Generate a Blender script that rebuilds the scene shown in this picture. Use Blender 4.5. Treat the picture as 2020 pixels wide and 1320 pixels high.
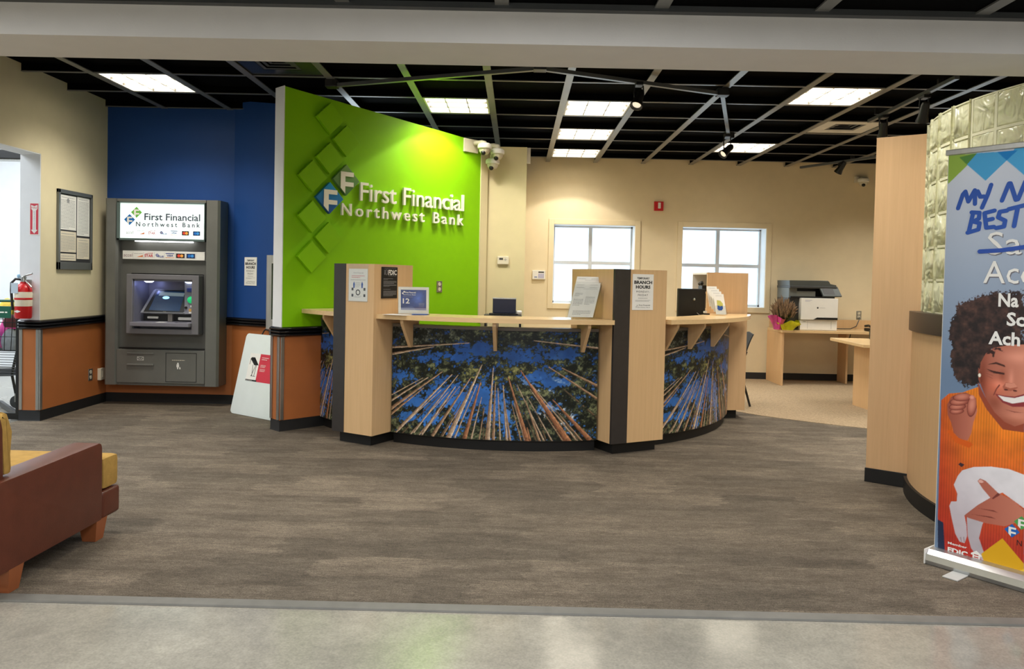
import bpy, bmesh, math, random
import numpy as np
from mathutils import Matrix, Vector

for _o in list(bpy.data.objects):
    bpy.data.objects.remove(_o, do_unlink=True)
SC = bpy.context.scene
COL = SC.collection
R = math.radians

# ------------------------------------------------------------------ camera
cd = bpy.data.cameras.new('camera')
cam = bpy.data.objects.new('camera', cd)
COL.objects.link(cam)
cd.sensor_fit = 'HORIZONTAL'
cd.sensor_width = 36.0
cd.lens = 36.0 * 1518.0 / 2020.0
cd.shift_x = 0.0
cd.shift_y = -(660.0 - 589.0) / 2020.0
cd.clip_start = 0.05
cd.clip_end = 200
PIT, YAW, ROL, CAMZ = -0.02617, -0.0061, 0.02164, 1.3745
_f = Vector((math.sin(YAW) * math.cos(PIT), math.cos(YAW) * math.cos(PIT), math.sin(PIT)))
_r = Vector((math.cos(YAW), -math.sin(YAW), 0))
_u = _r.cross(_f)
_r2 = _r * math.cos(ROL) + _u * math.sin(ROL)
_u2 = -_r * math.sin(ROL) + _u * math.cos(ROL)
_m = Matrix((_r2, _u2, -_f)).transposed().to_4x4()
_m.translation = Vector((0, 0, CAMZ))
cam.matrix_world = _m
SC.camera = cam

# ------------------------------------------------------------------ view, world, big lights
SC.view_settings.view_transform = 'Standard'
SC.view_settings.look = 'None'
SC.view_settings.gamma = 1.0
SC.view_settings.use_curve_mapping = False
SC.view_settings.exposure = 0.0

W = bpy.data.worlds.new('sky')
SC.world = W
W.use_nodes = True
_n = W.node_tree.nodes
_bg = _n['Background']
_bg.inputs[0].default_value = (0.78, 0.91, 1.0, 1)
_bg.inputs[1].default_value = 2.6


def lamp(name, kind, loc, energy, color=(1, 1, 1), size=0.6, size_y=None, target=None, spot=None, blend=0.3, spread=None):
    l = bpy.data.lights.new(name, kind)
    l.energy = energy
    l.color = color
    if kind == 'AREA':
        l.shape = 'RECTANGLE'
        l.size = size
        l.size_y = size_y or size
        if spread:
            l.spread = R(spread)
    else:
        l.shadow_soft_size = size
    if kind == 'SPOT':
        l.spot_size = spot
        l.spot_blend = blend
    o = bpy.data.objects.new(name, l)
    COL.objects.link(o)
    o.location = loc
    if target is not None:
        d = Vector(target) - Vector(loc)
        o.rotation_euler = d.to_track_quat('-Z', 'Y').to_euler()
    return o


PANEL_LIGHT = 5.0                       # glow of the ceiling light diffusers
PANEL_W = 27.0                          # lamp behind each louvred ceiling panel
CUT = 122                               # louvre cut-off, full angle
WARM = (1.0, 0.945, 0.845)
COOL = (0.86, 0.93, 1.0)
# lights of the store side, in front of the beam (above and behind the viewer)
for _x, _y in ((-2.6, 2.1), (0.2, 2.1), (3.0, 2.1), (-2.6, -0.2), (0.2, -0.2), (3.0, -0.2)):
    lamp('store_ceiling_lamp', 'AREA', (_x, _y, 2.5), 44, (0.97, 0.985, 1.0), 1.2, 0.5)
# unseen cool fill added behind the viewer, brightens faces towards the camera
lamp('front_fill_lamp', 'AREA', (0.0, -1.95, 1.4), 24, (0.93, 0.96, 1.0), 7.0, 2.0, target=(0.0, 4.0, 1.5))
# ceiling panels just behind the beam, hidden by it
for _x, _y in ((-2.6, 4.75), (-0.6, 4.75), (1.85, 4.75), (3.3, 4.5)):
    lamp('ceiling_panel_lamp', 'AREA', (_x, _y, 3.06), PANEL_W, WARM, 0.58, spread=CUT)
# unseen office-end lamps, some added to brighten the glass blocks and back wall
for _x, _y in ((5.2, 8.6), (5.2, 6.2), (5.0, 9.6), (3.9, 5.7), (4.6, 4.4), (6.0, 4.6)):
    lamp('unseen_office_lamp', 'AREA', (_x, _y, 3.06), PANEL_W, WARM, 0.58, spread=CUT)
# daylight-white lights of the shop beyond the left opening
lamp('shop_ceiling_lamp', 'AREA', (-6.2, 8.0, 3.3), 150, COOL, 2.0, 3.0)
lamp('shop_ceiling_lamp', 'AREA', (-6.2, 5.2, 3.3), 110, COOL, 2.0, 2.0)

# ------------------------------------------------------------------ materials
def lin(c):
    c = c / 255.0
    return c / 12.92 if c <= 0.04045 else ((c + 0.055) / 1.055) ** 2.4


def rgb(c):
    return (lin(c[0]), lin(c[1]), lin(c[2]), 1.0)


def base_mat(name):
    m = bpy.data.materials.new(name)
    m.use_nodes = True
    nt = m.node_tree
    return m, nt, nt.nodes['Principled BSDF']


def add(nt, t, **kw):
    n = nt.nodes.new(t)
    for k, v in kw.items():
        setattr(n, k, v)
    return n


def pm(name, c, rough=0.5, metal=0.0, var=0.05, scale=8.0, bump=0.0, bscale=200.0, stretch=(1, 1, 1), spec=0.5, coat=0.0):
    """principled material, its colour gently mottled by noise"""
    m, nt, p = base_mat(name)
    tc = add(nt, 'ShaderNodeTexCoord')
    mp = add(nt, 'ShaderNodeMapping')
    mp.inputs['Scale'].default_value = stretch
    nt.links.new(tc.outputs['Object'], mp.inputs['Vector'])
    nz = add(nt, 'ShaderNodeTexNoise')
    nz.inputs['Scale'].default_value = scale
    nz.inputs['Detail'].default_value = 4
    nt.links.new(mp.outputs[0], nz.inputs['Vector'])
    cr = add(nt, 'ShaderNodeValToRGB')
    a = rgb(c)
    cr.color_ramp.elements[0].position = 0.3
    cr.color_ramp.elements[1].position = 0.7
    cr.color_ramp.elements[0].color = tuple(max(0, v * (1 - var)) for v in a[:3]) + (1,)
    cr.color_ramp.elements[1].color = tuple(min(1, v * (1 + var)) for v in a[:3]) + (1,)
    nt.links.new(nz.outputs['Fac'], cr.inputs['Fac'])
    nt.links.new(cr.outputs['Color'], p.inputs['Base Color'])
    p.inputs['Roughness'].default_value = rough
    p.inputs['Metallic'].default_value = metal
    p.inputs['Specular IOR Level'].default_value = spec
    if coat:
        p.inputs['Coat Weight'].default_value = coat
        p.inputs['Coat Roughness'].default_value = 0.1
    if bump:
        bz = add(nt, 'ShaderNodeTexNoise')
        bz.inputs['Scale'].default_value = bscale
        bz.inputs['Detail'].default_value = 3
        nt.links.new(mp.outputs[0], bz.inputs['Vector'])
        b = add(nt, 'ShaderNodeBump')
        b.inputs['Strength'].default_value = bump
        b.inputs['Distance'].default_value = 0.01
        nt.links.new(bz.outputs['Fac'], b.inputs['Height'])
        nt.links.new(b.outputs[0], p.inputs['Normal'])
    return m


def emis(name, c, s, rough=0.4):
    m, nt, p = base_mat(name)
    p.inputs['Base Color'].default_value = rgb(c)
    p.inputs['Emission Color'].default_value = rgb(c)
    p.inputs['Emission Strength'].default_value = s
    p.inputs['Roughness'].default_value = rough
    return m


def attr_mat(name, rough=0.35, spec=0.4):
    m, nt, p = base_mat(name)
    a = add(nt, 'ShaderNodeAttribute', attribute_name='Col')
    nt.links.new(a.outputs['Color'], p.inputs['Base Color'])
    p.inputs['Roughness'].default_value = rough
    p.inputs['Specular IOR Level'].default_value = spec
    return m


def ramp(nt, src, p0, c0, p1, c1):
    cr = add(nt, 'ShaderNodeValToRGB')
    cr.color_ramp.elements[0].position = p0
    cr.color_ramp.elements[1].position = p1
    cr.color_ramp.elements[0].color = c0
    cr.color_ramp.elements[1].color = c1
    nt.links.new(src, cr.inputs['Fac'])
    return cr.outputs['Color']


def noise(nt, vec, scale, detail=3, rough=0.5):
    n = add(nt, 'ShaderNodeTexNoise')
    n.inputs['Scale'].default_value = scale
    n.inputs['Detail'].default_value = detail
    n.inputs['Roughness'].default_value = rough
    nt.links.new(vec, n.inputs['Vector'])
    return n


def mult(nt, a, b, f=1.0):
    mx = add(nt, 'ShaderNodeMix', data_type='RGBA', blend_type='MULTIPLY')
    mx.inputs['Factor'].default_value = f
    nt.links.new(a, mx.inputs['A'])
    nt.links.new(b, mx.inputs['B'])
    return mx.outputs['Result']


def scaled(nt, src, s):
    mp = add(nt, 'ShaderNodeMapping')
    mp.inputs['Scale'].default_value = s
    nt.links.new(src, mp.inputs['Vector'])
    return mp.outputs[0]


def carpet_mat():
    m, nt, p = base_mat('carpet_planks')
    tc = add(nt, 'ShaderNodeTexCoord').outputs['Object']
    # ragged plank edges
    wob = noise(nt, scaled(nt, tc, (1.4, 5.0, 1)), 3.0, 3)
    va = add(nt, 'ShaderNodeVectorMath', operation='MULTIPLY_ADD')
    nt.links.new(wob.outputs['Color'], va.inputs[0])
    va.inputs[1].default_value = (0.34, 0.07, 0.0)
    nt.links.new(tc, va.inputs[2])
    cols = []
    for w, h, off, c1, c2 in ((0.50, 0.25, 0.5, (88, 80, 70), (106, 96, 84)), (0.74, 0.125, 0.31, (0.86,) * 3, (1.12,) * 3)):
        br = add(nt, 'ShaderNodeTexBrick')
        br.offset = off
        br.inputs['Scale'].default_value = 1.0
        br.inputs['Brick Width'].default_value = w
        br.inputs['Row Height'].default_value = h
        br.inputs['Mortar Size'].default_value = 0.0
        br.inputs['Color1'].default_value = rgb(c1) if c1[0] > 2 else (*c1, 1)
        br.inputs['Color2'].default_value = rgb(c2) if c2[0] > 2 else (*c2, 1)
        nt.links.new(va.outputs[0], br.inputs['Vector'])
        cols.append(br.outputs['Color'])
    c = mult(nt, cols[0], cols[1])
    pat = noise(nt, scaled(nt, tc, (2.4, 8.0, 1)), 1.5, 6, 0.62)
    c = mult(nt, c, ramp(nt, pat.outputs['Fac'], .36, (.8, .79, .78, 1), .66, (1.22, 1.22, 1.22, 1)))
    st = noise(nt, scaled(nt, tc, (14, 60, 1)), 1.5, 4, 0.7)
    c = mult(nt, c, ramp(nt, st.outputs['Fac'], .32, (.74, .74, .73, 1), .68, (1.26, 1.26, 1.25, 1)))
    fine = noise(nt, tc, 240, 2)
    c = mult(nt, c, ramp(nt, fine.outputs['Fac'], .3, (.6, .6, .6, 1), .7, (1.4, 1.39, 1.37, 1)))
    nt.links.new(c, p.inputs['Base Color'])
    p.inputs['Roughness'].default_value = 0.88
    p.inputs['Specular IOR Level'].default_value = 0.2
    b = add(nt, 'ShaderNodeBump')
    b.inputs['Strength'].default_value = 0.5
    b.inputs['Distance'].default_value = 0.006
    nt.links.new(fine.outputs['Fac'], b.inputs['Height'])
    nt.links.new(b.outputs[0], p.inputs['Normal'])
    return m


def concrete_mat():
    m, nt, p = base_mat('polished_concrete')
    tc = add(nt, 'ShaderNodeTexCoord').outputs['Object']
    n1 = noise(nt, tc, 1.3, 7, 0.6)
    c = ramp(nt, n1.outputs['Fac'], .3, rgb((130, 126, 117)), .72, rgb((168, 163, 150)))
    n2 = noise(nt, tc, 14, 6, 0.7)
    c = mult(nt, c, ramp(nt, n2.outputs['Fac'], .3, (.86, .86, .86, 1), .72, (1.1, 1.1, 1.09, 1)))
    n3 = noise(nt, tc, 120, 3)
    c = mult(nt, c, ramp(nt, n3.outputs['Fac'], .32, (.88, .88, .88, 1), .74, (1.14, 1.14, 1.13, 1)))
    nt.links.new(c, p.inputs['Base Color'])
    rr = add(nt, 'ShaderNodeMapRange')
    rr.inputs['To Min'].default_value = 0.06
    rr.inputs['To Max'].default_value = 0.22
    nt.links.new(n1.outputs['Fac'], rr.inputs['Value'])
    nt.links.new(rr.outputs[0], p.inputs['Roughness'])
    p.inputs['Specular IOR Level'].default_value = 0.5
    return m


def wood_mat(name, c=(214, 178, 132), rough=0.42, axis='Z', var=0.06):
    m, nt, p = base_mat(name)
    tc = add(nt, 'ShaderNodeTexCoord')
    mp = add(nt, 'ShaderNodeMapping')
    s = {'Z': (38, 38, 1.6), 'X': (1.6, 38, 38)}[axis]
    mp.inputs['Scale'].default_value = s
    nt.links.new(tc.outputs['Object'], mp.inputs['Vector'])
    nz = add(nt, 'ShaderNodeTexNoise')
    nz.inputs['Scale'].default_value = 1.2
    nz.inputs['Detail'].default_value = 5
    nz.inputs['Roughness'].default_value = 0.6
    nz.inputs['Distortion'].default_value = 0.4
    nt.links.new(mp.outputs[0], nz.inputs['Vector'])
    cr = add(nt, 'ShaderNodeValToRGB')
    a = rgb(c)
    cr.color_ramp.elements[0].position = 0.3
    cr.color_ramp.elements[1].position = 0.72
    cr.color_ramp.elements[0].color = (a[0] * (1 - var), a[1] * (1 - var * 1.25), a[2] * (1 - var * 1.6), 1)
    cr.color_ramp.elements[1].color = (min(1, a[0] * (1 + var * .6)), min(1, a[1] * (1 + var * .6)), min(1, a[2] * (1 + var * .6)), 1)
    nt.links.new(nz.outputs['Fac'], cr.inputs['Fac'])
    nt.links.new(cr.outputs['Color'], p.inputs['Base Color'])
    p.inputs['Roughness'].default_value = rough
    return m


def pane_mat(name, tint, gloss=0.06, rough=0.05):
    """window / acrylic sheet: mostly clear, a little shine"""
    m, nt, p = base_mat(name)
    nt.nodes.remove(p)
    t = add(nt, 'ShaderNodeBsdfTransparent')
    t.inputs[0].default_value = tint
    g = add(nt, 'ShaderNodeBsdfGlossy')
    g.inputs['Roughness'].default_value = rough
    nz = add(nt, 'ShaderNodeTexNoise')
    nz.inputs['Scale'].default_value = 3
    mr = add(nt, 'ShaderNodeMapRange')
    mr.inputs['To Min'].default_value = gloss * 0.7
    mr.inputs['To Max'].default_value = gloss * 1.3
    nt.links.new(nz.outputs['Fac'], mr.inputs['Value'])
    x = add(nt, 'ShaderNodeMixShader')
    nt.links.new(mr.outputs[0], x.inputs[0])
    nt.links.new(t.outputs[0], x.inputs[1])
    nt.links.new(g.outputs[0], x.inputs[2])
    nt.links.new(x.outputs[0], nt.nodes['Material Output'].inputs['Surface'])
    return m


def glassblock_mat():
    m, nt, p = base_mat('wavy_glass_block')
    tc = add(nt, 'ShaderNodeTexCoord')
    nz = add(nt, 'ShaderNodeTexNoise')
    nz.inputs['Scale'].default_value = 9
    nz.inputs['Detail'].default_value = 1.5
    nz.inputs['Distortion'].default_value = 1.2
    nt.links.new(tc.outputs['Object'], nz.inputs['Vector'])
    b = add(nt, 'ShaderNodeBump')
    b.inputs['Strength'].default_value = 0.8
    b.inputs['Distance'].default_value = 0.05
    nt.links.new(nz.outputs['Fac'], b.inputs['Height'])
    nt.links.new(b.outputs[0], p.inputs['Normal'])
    p.inputs['Base Color'].default_value = rgb((248, 248, 216))
    p.inputs['Roughness'].default_value = 0.06
    p.inputs['IOR'].default_value = 1.3
    p.inputs['Transmission Weight'].default_value = 0.5
    return m


M = {}
M['carpet'] = carpet_mat()
M['concrete'] = concrete_mat()
M['office_carpet'] = pm('office_carpet', (152, 133, 108), 0.95, var=0.22, scale=60, bump=0.4, bscale=220, spec=0.1)
M['cream'] = pm('cream_paint', (226, 210, 176), 0.6, var=0.02, bump=0.06, bscale=180, spec=0.3)
M['column'] = pm('tan_cream_paint', (214, 202, 160), 0.6, var=0.02, bump=0.06, bscale=180, spec=0.3)
M['leftcream'] = pm('left_cream_paint', (222, 210, 174), 0.6, var=0.02, bump=0.06, bscale=180, spec=0.3)
M['beam'] = pm('beam_paint', (212, 209, 205), 0.6, var=0.02, bump=0.05, bscale=150, spec=0.3)
M['white'] = pm('white_paint', (232, 234, 236), 0.55, var=0.02, spec=0.3)
M['blue'] = pm('blue_paint', (32, 72, 138), 0.5, var=0.03, spec=0.3)
M['green'] = pm('lime_green_paint', (130, 194, 4), 0.45, var=0.02, spec=0.3)
M['orange'] = pm('orange_laminate', (172, 102, 54), 0.5, var=0.05, scale=5, bump=0.05, spec=0.4)
M['black_rail'] = pm('black_rubber_rail', (14, 14, 16), 0.22, var=0.1, spec=0.6)
M['black_base'] = pm('black_cove_base', (22, 22, 22), 0.5, var=0.1, spec=0.4)
M['alu'] = pm('brushed_aluminium', (176, 176, 172), 0.32, 0.9, 0.06, 40, stretch=(1, 1, 0.05))
M['steel'] = pm('brushed_steel', (190, 190, 188), 0.4, 0.6, 0.08, 60, stretch=(1, 1, 0.05))
M['tile'] = pm('black_ceiling_tile', (5, 5, 5), 0.95, var=0.3, scale=40, spec=0.05)
M['grid'] = pm('grey_grid_metal', (122, 122, 118), 0.35, 0.35, 0.05)
M['wood'] = wood_mat('maple_laminate')
M['woodh'] = wood_mat('maple_laminate_top', (220, 188, 140), 0.22, 'X')
M['woodo'] = wood_mat('maple_laminate_warm', (212, 174, 130), 0.45)
M['dark'] = pm('charcoal_laminate', (50, 46, 44), 0.4, var=0.08, scale=20)
M['black'] = pm('black_plastic', (16, 16, 17), 0.4, var=0.1)
M['dgrey'] = pm('dark_grey_plastic', (58, 60, 60), 0.45, var=0.06)
M['atm'] = pm('grey_atm_metal', (110, 110, 105), 0.42, 0.15, 0.05)
M['atm2'] = pm('grey_atm_recess', (94, 94, 90), 0.45, 0.1, 0.05)
M['bezel'] = pm('grey_bezel_plastic', (112, 110, 114), 0.4, var=0.04)
M['paper'] = pm('white_paper', (236, 234, 228), 0.7, var=0.02)
M['paper2'] = pm('cream_paper', (226, 216, 194), 0.7, var=0.02)
M['ink'] = pm('black_ink', (20, 20, 22), 0.7, var=0.05)
M['greyink'] = pm('grey_ink', (150, 150, 150), 0.7, var=0.05)
M['blueink'] = pm('blue_ink', (30, 80, 165), 0.6, var=0.05)
M['red'] = pm('red_enamel', (196, 18, 24), 0.35, var=0.05)
M['redprint'] = pm('red_print', (206, 52, 70), 0.6, var=0.04)
M['whiteplastic'] = pm('white_plastic', (228, 226, 220), 0.4, var=0.02)
M['beigeplastic'] = pm('beige_plastic', (216, 208, 186), 0.45, var=0.03)
M['letter'] = pm('white_sign_letter', (236, 236, 220), 0.4, var=0.02)
M['leather'] = pm('brown_leather', (92, 46, 32), 0.38, var=0.1, scale=14, bump=0.12, bscale=260, spec=0.5)
M['gold'] = pm('gold_fabric', (176, 140, 74), 0.85, var=0.1, scale=30, bump=0.3, bscale=300, spec=0.2)
M['legwood'] = wood_mat('orange_brown_wood', (150, 86, 50), 0.35)
M['mural'] = attr_mat('printed_mural', 0.4, 0.3)
M['print'] = attr_mat('printed_banner', 0.45, 0.3)
M['panel'] = emis('light_diffuser', (255, 247, 228), PANEL_LIGHT)
M['acrylic'] = pane_mat('clear_acrylic', (0.96, 0.97, 0.97, 1), 0.07)
M['pane'] = pane_mat('window_glass', (0.9, 0.96, 1.0, 1), 0.05)
M['gblock'] = glassblock_mat()
M['grout'] = pm('pale_grout', (206, 204, 176), 0.8, var=0.06)

# ------------------------------------------------------------------ mesh helpers
MW = {}          # world matrix of every object built here
I4 = Matrix.Identity(4)


class MB:
    """collects shapes, then becomes ONE mesh object"""

    def __init__(self):
        self.bm = bmesh.new()

    def box(self, x0, x1, y0, y1, z0, z1, bev=0.0, F=None, seg=2):
        r = bmesh.ops.create_cube(self.bm, size=1.0)
        vs = r['verts']
        T = Matrix.Translation(((x0 + x1) / 2, (y0 + y1) / 2, (z0 + z1) / 2)) @ Matrix.Diagonal((abs(x1 - x0), abs(y1 - y0), abs(z1 - z0), 1))
        if F is not None:
            T = F @ T
        for v in vs:
            v.co = T @ v.co
        if bev > 0:
            es = list({e for v in vs for e in v.link_edges})
            bmesh.ops.bevel(self.bm, geom=es, offset=bev, segments=seg, profile=0.6, affect='EDGES')
        return self

    def poly(self, pts, F=None):
        vs = [self.bm.verts.new((F @ Vector(p)) if F is not None else Vector(p)) for p in pts]
        self.bm.faces.new(vs)
        return self

    def prism(self, pts, z0, z1, F=None, bev=0.0, ztop=None):
        """2-D outline pts extruded from z0 to z1"""
        F = F or I4
        a = [self.bm.verts.new(F @ Vector((p[0], p[1], z0))) for p in pts]
        b = [self.bm.verts.new(F @ Vector((p[0], p[1], z1 if ztop is None else ztop[i]))) for i, p in enumerate(pts)]
        n = len(pts)
        fs = [self.bm.faces.new(a[::-1]), self.bm.faces.new(b)]
        for i in range(n):
            fs.append(self.bm.faces.new((a[i], a[(i + 1) % n], b[(i + 1) % n], b[i])))
        if bev:
            es = list({e for f in fs for e in f.edges})
            bmesh.ops.bevel(self.bm, geom=es, offset=bev, segments=2, profile=0.6, affect='EDGES')
        return self

    def rings(self, rings, close_u=True, cap=True):
        """skin a list of equal-length point rings"""
        vv = [[self.bm.verts.new(Vector(p)) for p in r] for r in rings]
        n = len(vv[0])
        for i in range(len(vv) - 1):
            for j in range(n if close_u else n - 1):
                k = (j + 1) % n
                self.bm.faces.new((vv[i][j], vv[i][k], vv[i + 1][k], vv[i + 1][j]))
        if cap and n > 2:
            self.bm.faces.new(vv[0][::-1])
            self.bm.faces.new(vv[-1])
        return self

    def tube(self, pts, r, seg=10, F=None, cap=True):
        pts = [Vector(p) if F is None else F @ Vector(p) for p in pts]
        rr = r if isinstance(r, (list, tuple)) else [r] * len(pts)
        rings = []
        ref = None
        for i, p in enumerate(pts):
            d = (pts[min(i + 1, len(pts) - 1)] - pts[max(i - 1, 0)]).normalized()
            if ref is None:
                ref = Vector((0, 0, 1)) if abs(d.z) < 0.9 else Vector((1, 0, 0))
            a = d.cross(ref).normalized()
            b = a.cross(d).normalized()
            ref = b
            rings.append([p + (a * math.cos(t) + b * math.sin(t)) * rr[i] for t in [2 * math.pi * k / seg for k in range(seg)]])
        return self.rings(rings, True, cap)

    def lathe(self, prof, F=None, seg=24):
        """profile (r, z) turned round the frame's z axis"""
        F = F or I4
        rings = [[F @ Vector((max(r, 1e-5) * math.cos(2 * math.pi * k / seg), max(r, 1e-5) * math.sin(2 * math.pi * k / seg), z)) for k in range(seg)] for r, z in prof]
        return self.rings(rings)

    def ball(self, c, r, F=None, u=16, v=10, sc=(1, 1, 1)):
        res = bmesh.ops.create_uvsphere(self.bm, u_segments=u, v_segments=v, radius=r)
        for w in res['verts']:
            q = Vector((w.co.x * sc[0], w.co.y * sc[1], w.co.z * sc[2])) + Vector(c)
            w.co = (F @ q) if F is not None else q
        return self

    def sweep(self, prof, path):
        """profile of (out, z) along a plan polyline; out = to the right of travel"""
        P = [Vector((p[0], p[1])) for p in path]
        rings = []
        for i in range(len(P)):
            def nrm(a, b):
                d = (b - a).normalized()
                return Vector((d.y, -d.x))
            if i == 0:
                n = nrm(P[0], P[1])
            elif i == len(P) - 1:
                n = nrm(P[-2], P[-1])
            else:
                a, b = nrm(P[i - 1], P[i]), nrm(P[i], P[i + 1])
                n = (a + b).normalized()
                n = n / max(0.3, n.dot(a))
            rings.append([(P[i].x + n.x * o, P[i].y + n.y * o, z) for o, z in prof])
        return self.rings(rings)

    def arc(self, C, r0, r1, a0, a1, z0, z1, n=24, a0i=None, a1i=None):
        """slab between radii r0 < r1; angles in degrees from -y towards +x"""
        rings = []
        for i in range(n + 1):
            k = i / n
            ao = R(a0 + (a1 - a0) * k)
            i0 = a0 if a0i is None else a0i
            i1 = a1 if a1i is None else a1i
            ai = R(i0 + (i1 - i0) * k)
            po = (C[0] + r1 * math.sin(ao), C[1] - r1 * math.cos(ao))
            pi_ = (C[0] + r0 * math.sin(ai), C[1] - r0 * math.cos(ai))
            rings.append([(*po, z0), (*po, z1), (*pi_, z1), (*pi_, z0)])
        return self.rings(rings)

    def build(self, name, mat, parent=None, smooth=False, local=False, angle=40):
        bm = self.bm
        bmesh.ops.recalc_face_normals(bm, faces=bm.faces)
        me = bpy.data.meshes.new(name)
        if parent is not None and not local:
            inv = MW[parent].inverted()
            for v in bm.verts:
                v.co = inv @ v.co
        bm.to_mesh(me)
        bm.free()
        me.materials.append(mat)
        if smooth:
            for p in me.polygons:
                p.use_smooth = True
            me.set_sharp_from_angle(angle=R(angle))
        return link(name, me, parent)


def link(name, me, parent=None):
    o = bpy.data.objects.new(name, me)
    COL.objects.link(o)
    if parent is not None:
        o.parent = parent
        MW[o] = MW[parent].copy()
    else:
        MW[o] = I4.copy()
    return o


def tag(o, label=None, cat=None, group=None, kind=None):
    if label:
        o['label'] = label
    if cat:
        o['category'] = cat
    if group:
        o['group'] = group
    if kind:
        o['kind'] = kind
    return o


def thing(name, label, cat, loc=(0, 0, 0), rotz=0.0, group=None, kind=None):
    o = bpy.data.objects.new(name, None)
    o.empty_display_size = 0.1
    COL.objects.link(o)
    o.location = loc
    o.rotation_euler = (0, 0, rotz)
    MW[o] = Matrix.Translation(loc) @ Matrix.Rotation(rotz, 4, 'Z')
    return tag(o, label, cat, group, kind)


def struct(o, label=None):
    return tag(o, label, None, None, 'structure')


def frame(o, u, v):
    """frame with origin o, u to the right, v up, n towards the viewer"""
    u = Vector(u).normalized()
    v = Vector(v).normalized()
    n = u.cross(v).normalized()
    m = Matrix((u, v, n)).transposed().to_4x4()
    m.translation = Vector(o)
    return m


def text_mesh(s, space=1.0, bold=0.0, ext=0.0, shear=0.0, res=2):
    c = bpy.data.curves.new('lettering', 'FONT')
    c.body = s
    c.size = 1.0
    c.resolution_u = res
    c.space_character = space
    c.offset = bold
    c.extrude = ext
    c.shear = shear
    o = bpy.data.objects.new('lettering', c)
    COL.objects.link(o)
    dg = bpy.context.evaluated_depsgraph_get()
    me = bpy.data.meshes.new_from_object(o.evaluated_get(dg))
    bpy.data.objects.remove(o, do_unlink=True)
    bpy.data.curves.remove(c)
    return me


def text_into(bm, s, F, x, y, w, h, n0=0.0006, depth=0.0, space=1.0, bold=0.0, shear=0.0, hfit=True):
    """lettering fitted to the box x..x+w, y..y+h of frame F, added to a bmesh"""
    me = text_mesh(s, space, bold, 0.5 if depth else 0.0, shear)
    co = np.empty(len(me.vertices) * 3, np.float32)
    me.vertices.foreach_get('co', co)
    co = co.reshape(-1, 3)
    a, b = co[:, :2].min(0), co[:, :2].max(0)
    sx = w / max(b[0] - a[0], 1e-6)
    sy = h / max(b[1] - a[1], 1e-6)
    vs = []
    for p in co:
        q = Vector((x + (p[0] - a[0]) * sx, y + (p[1] - a[1]) * sy, n0 + (p[2] + 0.5) * depth if depth else n0))
        vs.append(bm.verts.new(F @ q))
    for poly in me.polygons:
        try:
            bm.faces.new([vs[i] for i in poly.vertices])
        except ValueError:
            pass
    bpy.data.meshes.remove(me)


def lettering(parent, F, mat, items, name='lettering', n0=0.0006, joined=False):
    """items: (string, x, y, w, h[, options]) in frame F -> one part"""
    o = None
    mb = MB()
    for it in items:
        kw = dict(it[5]) if len(it) > 5 else {}
        text_into(mb.bm, it[0], F, *it[1:5], n0=n0, **kw)
        if not joined:
            o = mb.build(name, mat, parent)
            mb = MB()
    return mb.build(name, mat, parent) if joined else o


def rows(parent, F, mat, boxes, name='text_lines', n0=0.0006):
    """illegible rows of small print as thin printed strokes: (x, y, w, h, lines)"""
    rnd = random.Random(len(boxes) * 7 + 3)
    o = None
    for x, y, w, h, k in boxes:
        mb = MB()
        for i in range(k):
            yy = y + h * (1 - (i + 0.7) / k)
            t = h / k * 0.34
            xx = x
            end = x + w * (1 if i < k - 1 or k == 1 else rnd.uniform(0.4, 0.9))
            while xx < end - 1e-5:
                l = min(rnd.uniform(0.03, 0.11) * w + t, end - xx)
                mb.poly([(xx, yy, n0), (xx + l, yy, n0), (xx + l, yy + t, n0), (xx, yy + t, n0)], F)
                xx += l + t * 0.8
        o = mb.build(name, mat, parent)
    return o


def quad(parent, F, mat, x, y, w, h, name, n0=0.0, depth=0.0):
    mb = MB()
    if depth:
        mb.box(x, x + w, y, y + h, n0, n0 + depth, F=F)
    else:
        mb.poly([(x, y, n0), (x + w, y, n0), (x + w, y + h, n0), (x, y + h, n0)], F)
    return mb.build(name, mat, parent)


def dup(root, loc=None, rotz=None, label=None, group=None):
    r = root.copy()
    COL.objects.link(r)
    if loc is not None:
        r.location = loc
    if rotz is not None:
        r.rotation_euler = (0, 0, rotz)
    if label:
        r['label'] = label
    if group:
        r['group'] = group
    for ch in list(root.children):
        c = ch.copy()
        COL.objects.link(c)
        c.parent = r
        for g in list(ch.children):
            d = g.copy()
            COL.objects.link(d)
            d.parent = c
    return r


# noise and painting of printed pictures
def vnoise(x, y, seed=0):
    xi = np.floor(x).astype(np.int64)
    yi = np.floor(y).astype(np.int64)
    fx = x - xi
    fy = y - yi
    fx = fx * fx * (3 - 2 * fx)
    fy = fy * fy * (3 - 2 * fy)

    def h(a, b):
        n = (a * 374761393 + b * 668265263 + seed * 974711) & 0x7fffffff
        n = ((n ^ (n >> 13)) * 1274126177) & 0x7fffffff
        return ((n ^ (n >> 16)) & 0xffff) / 65535.0
    return (h(xi, yi) * (1 - fx) + h(xi + 1, yi) * fx) * (1 - fy) + (h(xi, yi + 1) * (1 - fx) + h(xi + 1, yi + 1) * fx) * fy


def fbm(x, y, seed=0, o=4):
    s = np.zeros_like(x)
    a = 0.5
    t = 0
    for i in range(o):
        s += a * vnoise(x * 2 ** i, y * 2 ** i, seed + i * 17)
        t += a
        a *= 0.55
    return s / t


def srgb2lin(a):
    a = np.clip(a, 0, 255) / 255.0
    return np.where(a <= 0.04045, a / 12.92, ((a + 0.055) / 1.055) ** 2.4)


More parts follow.
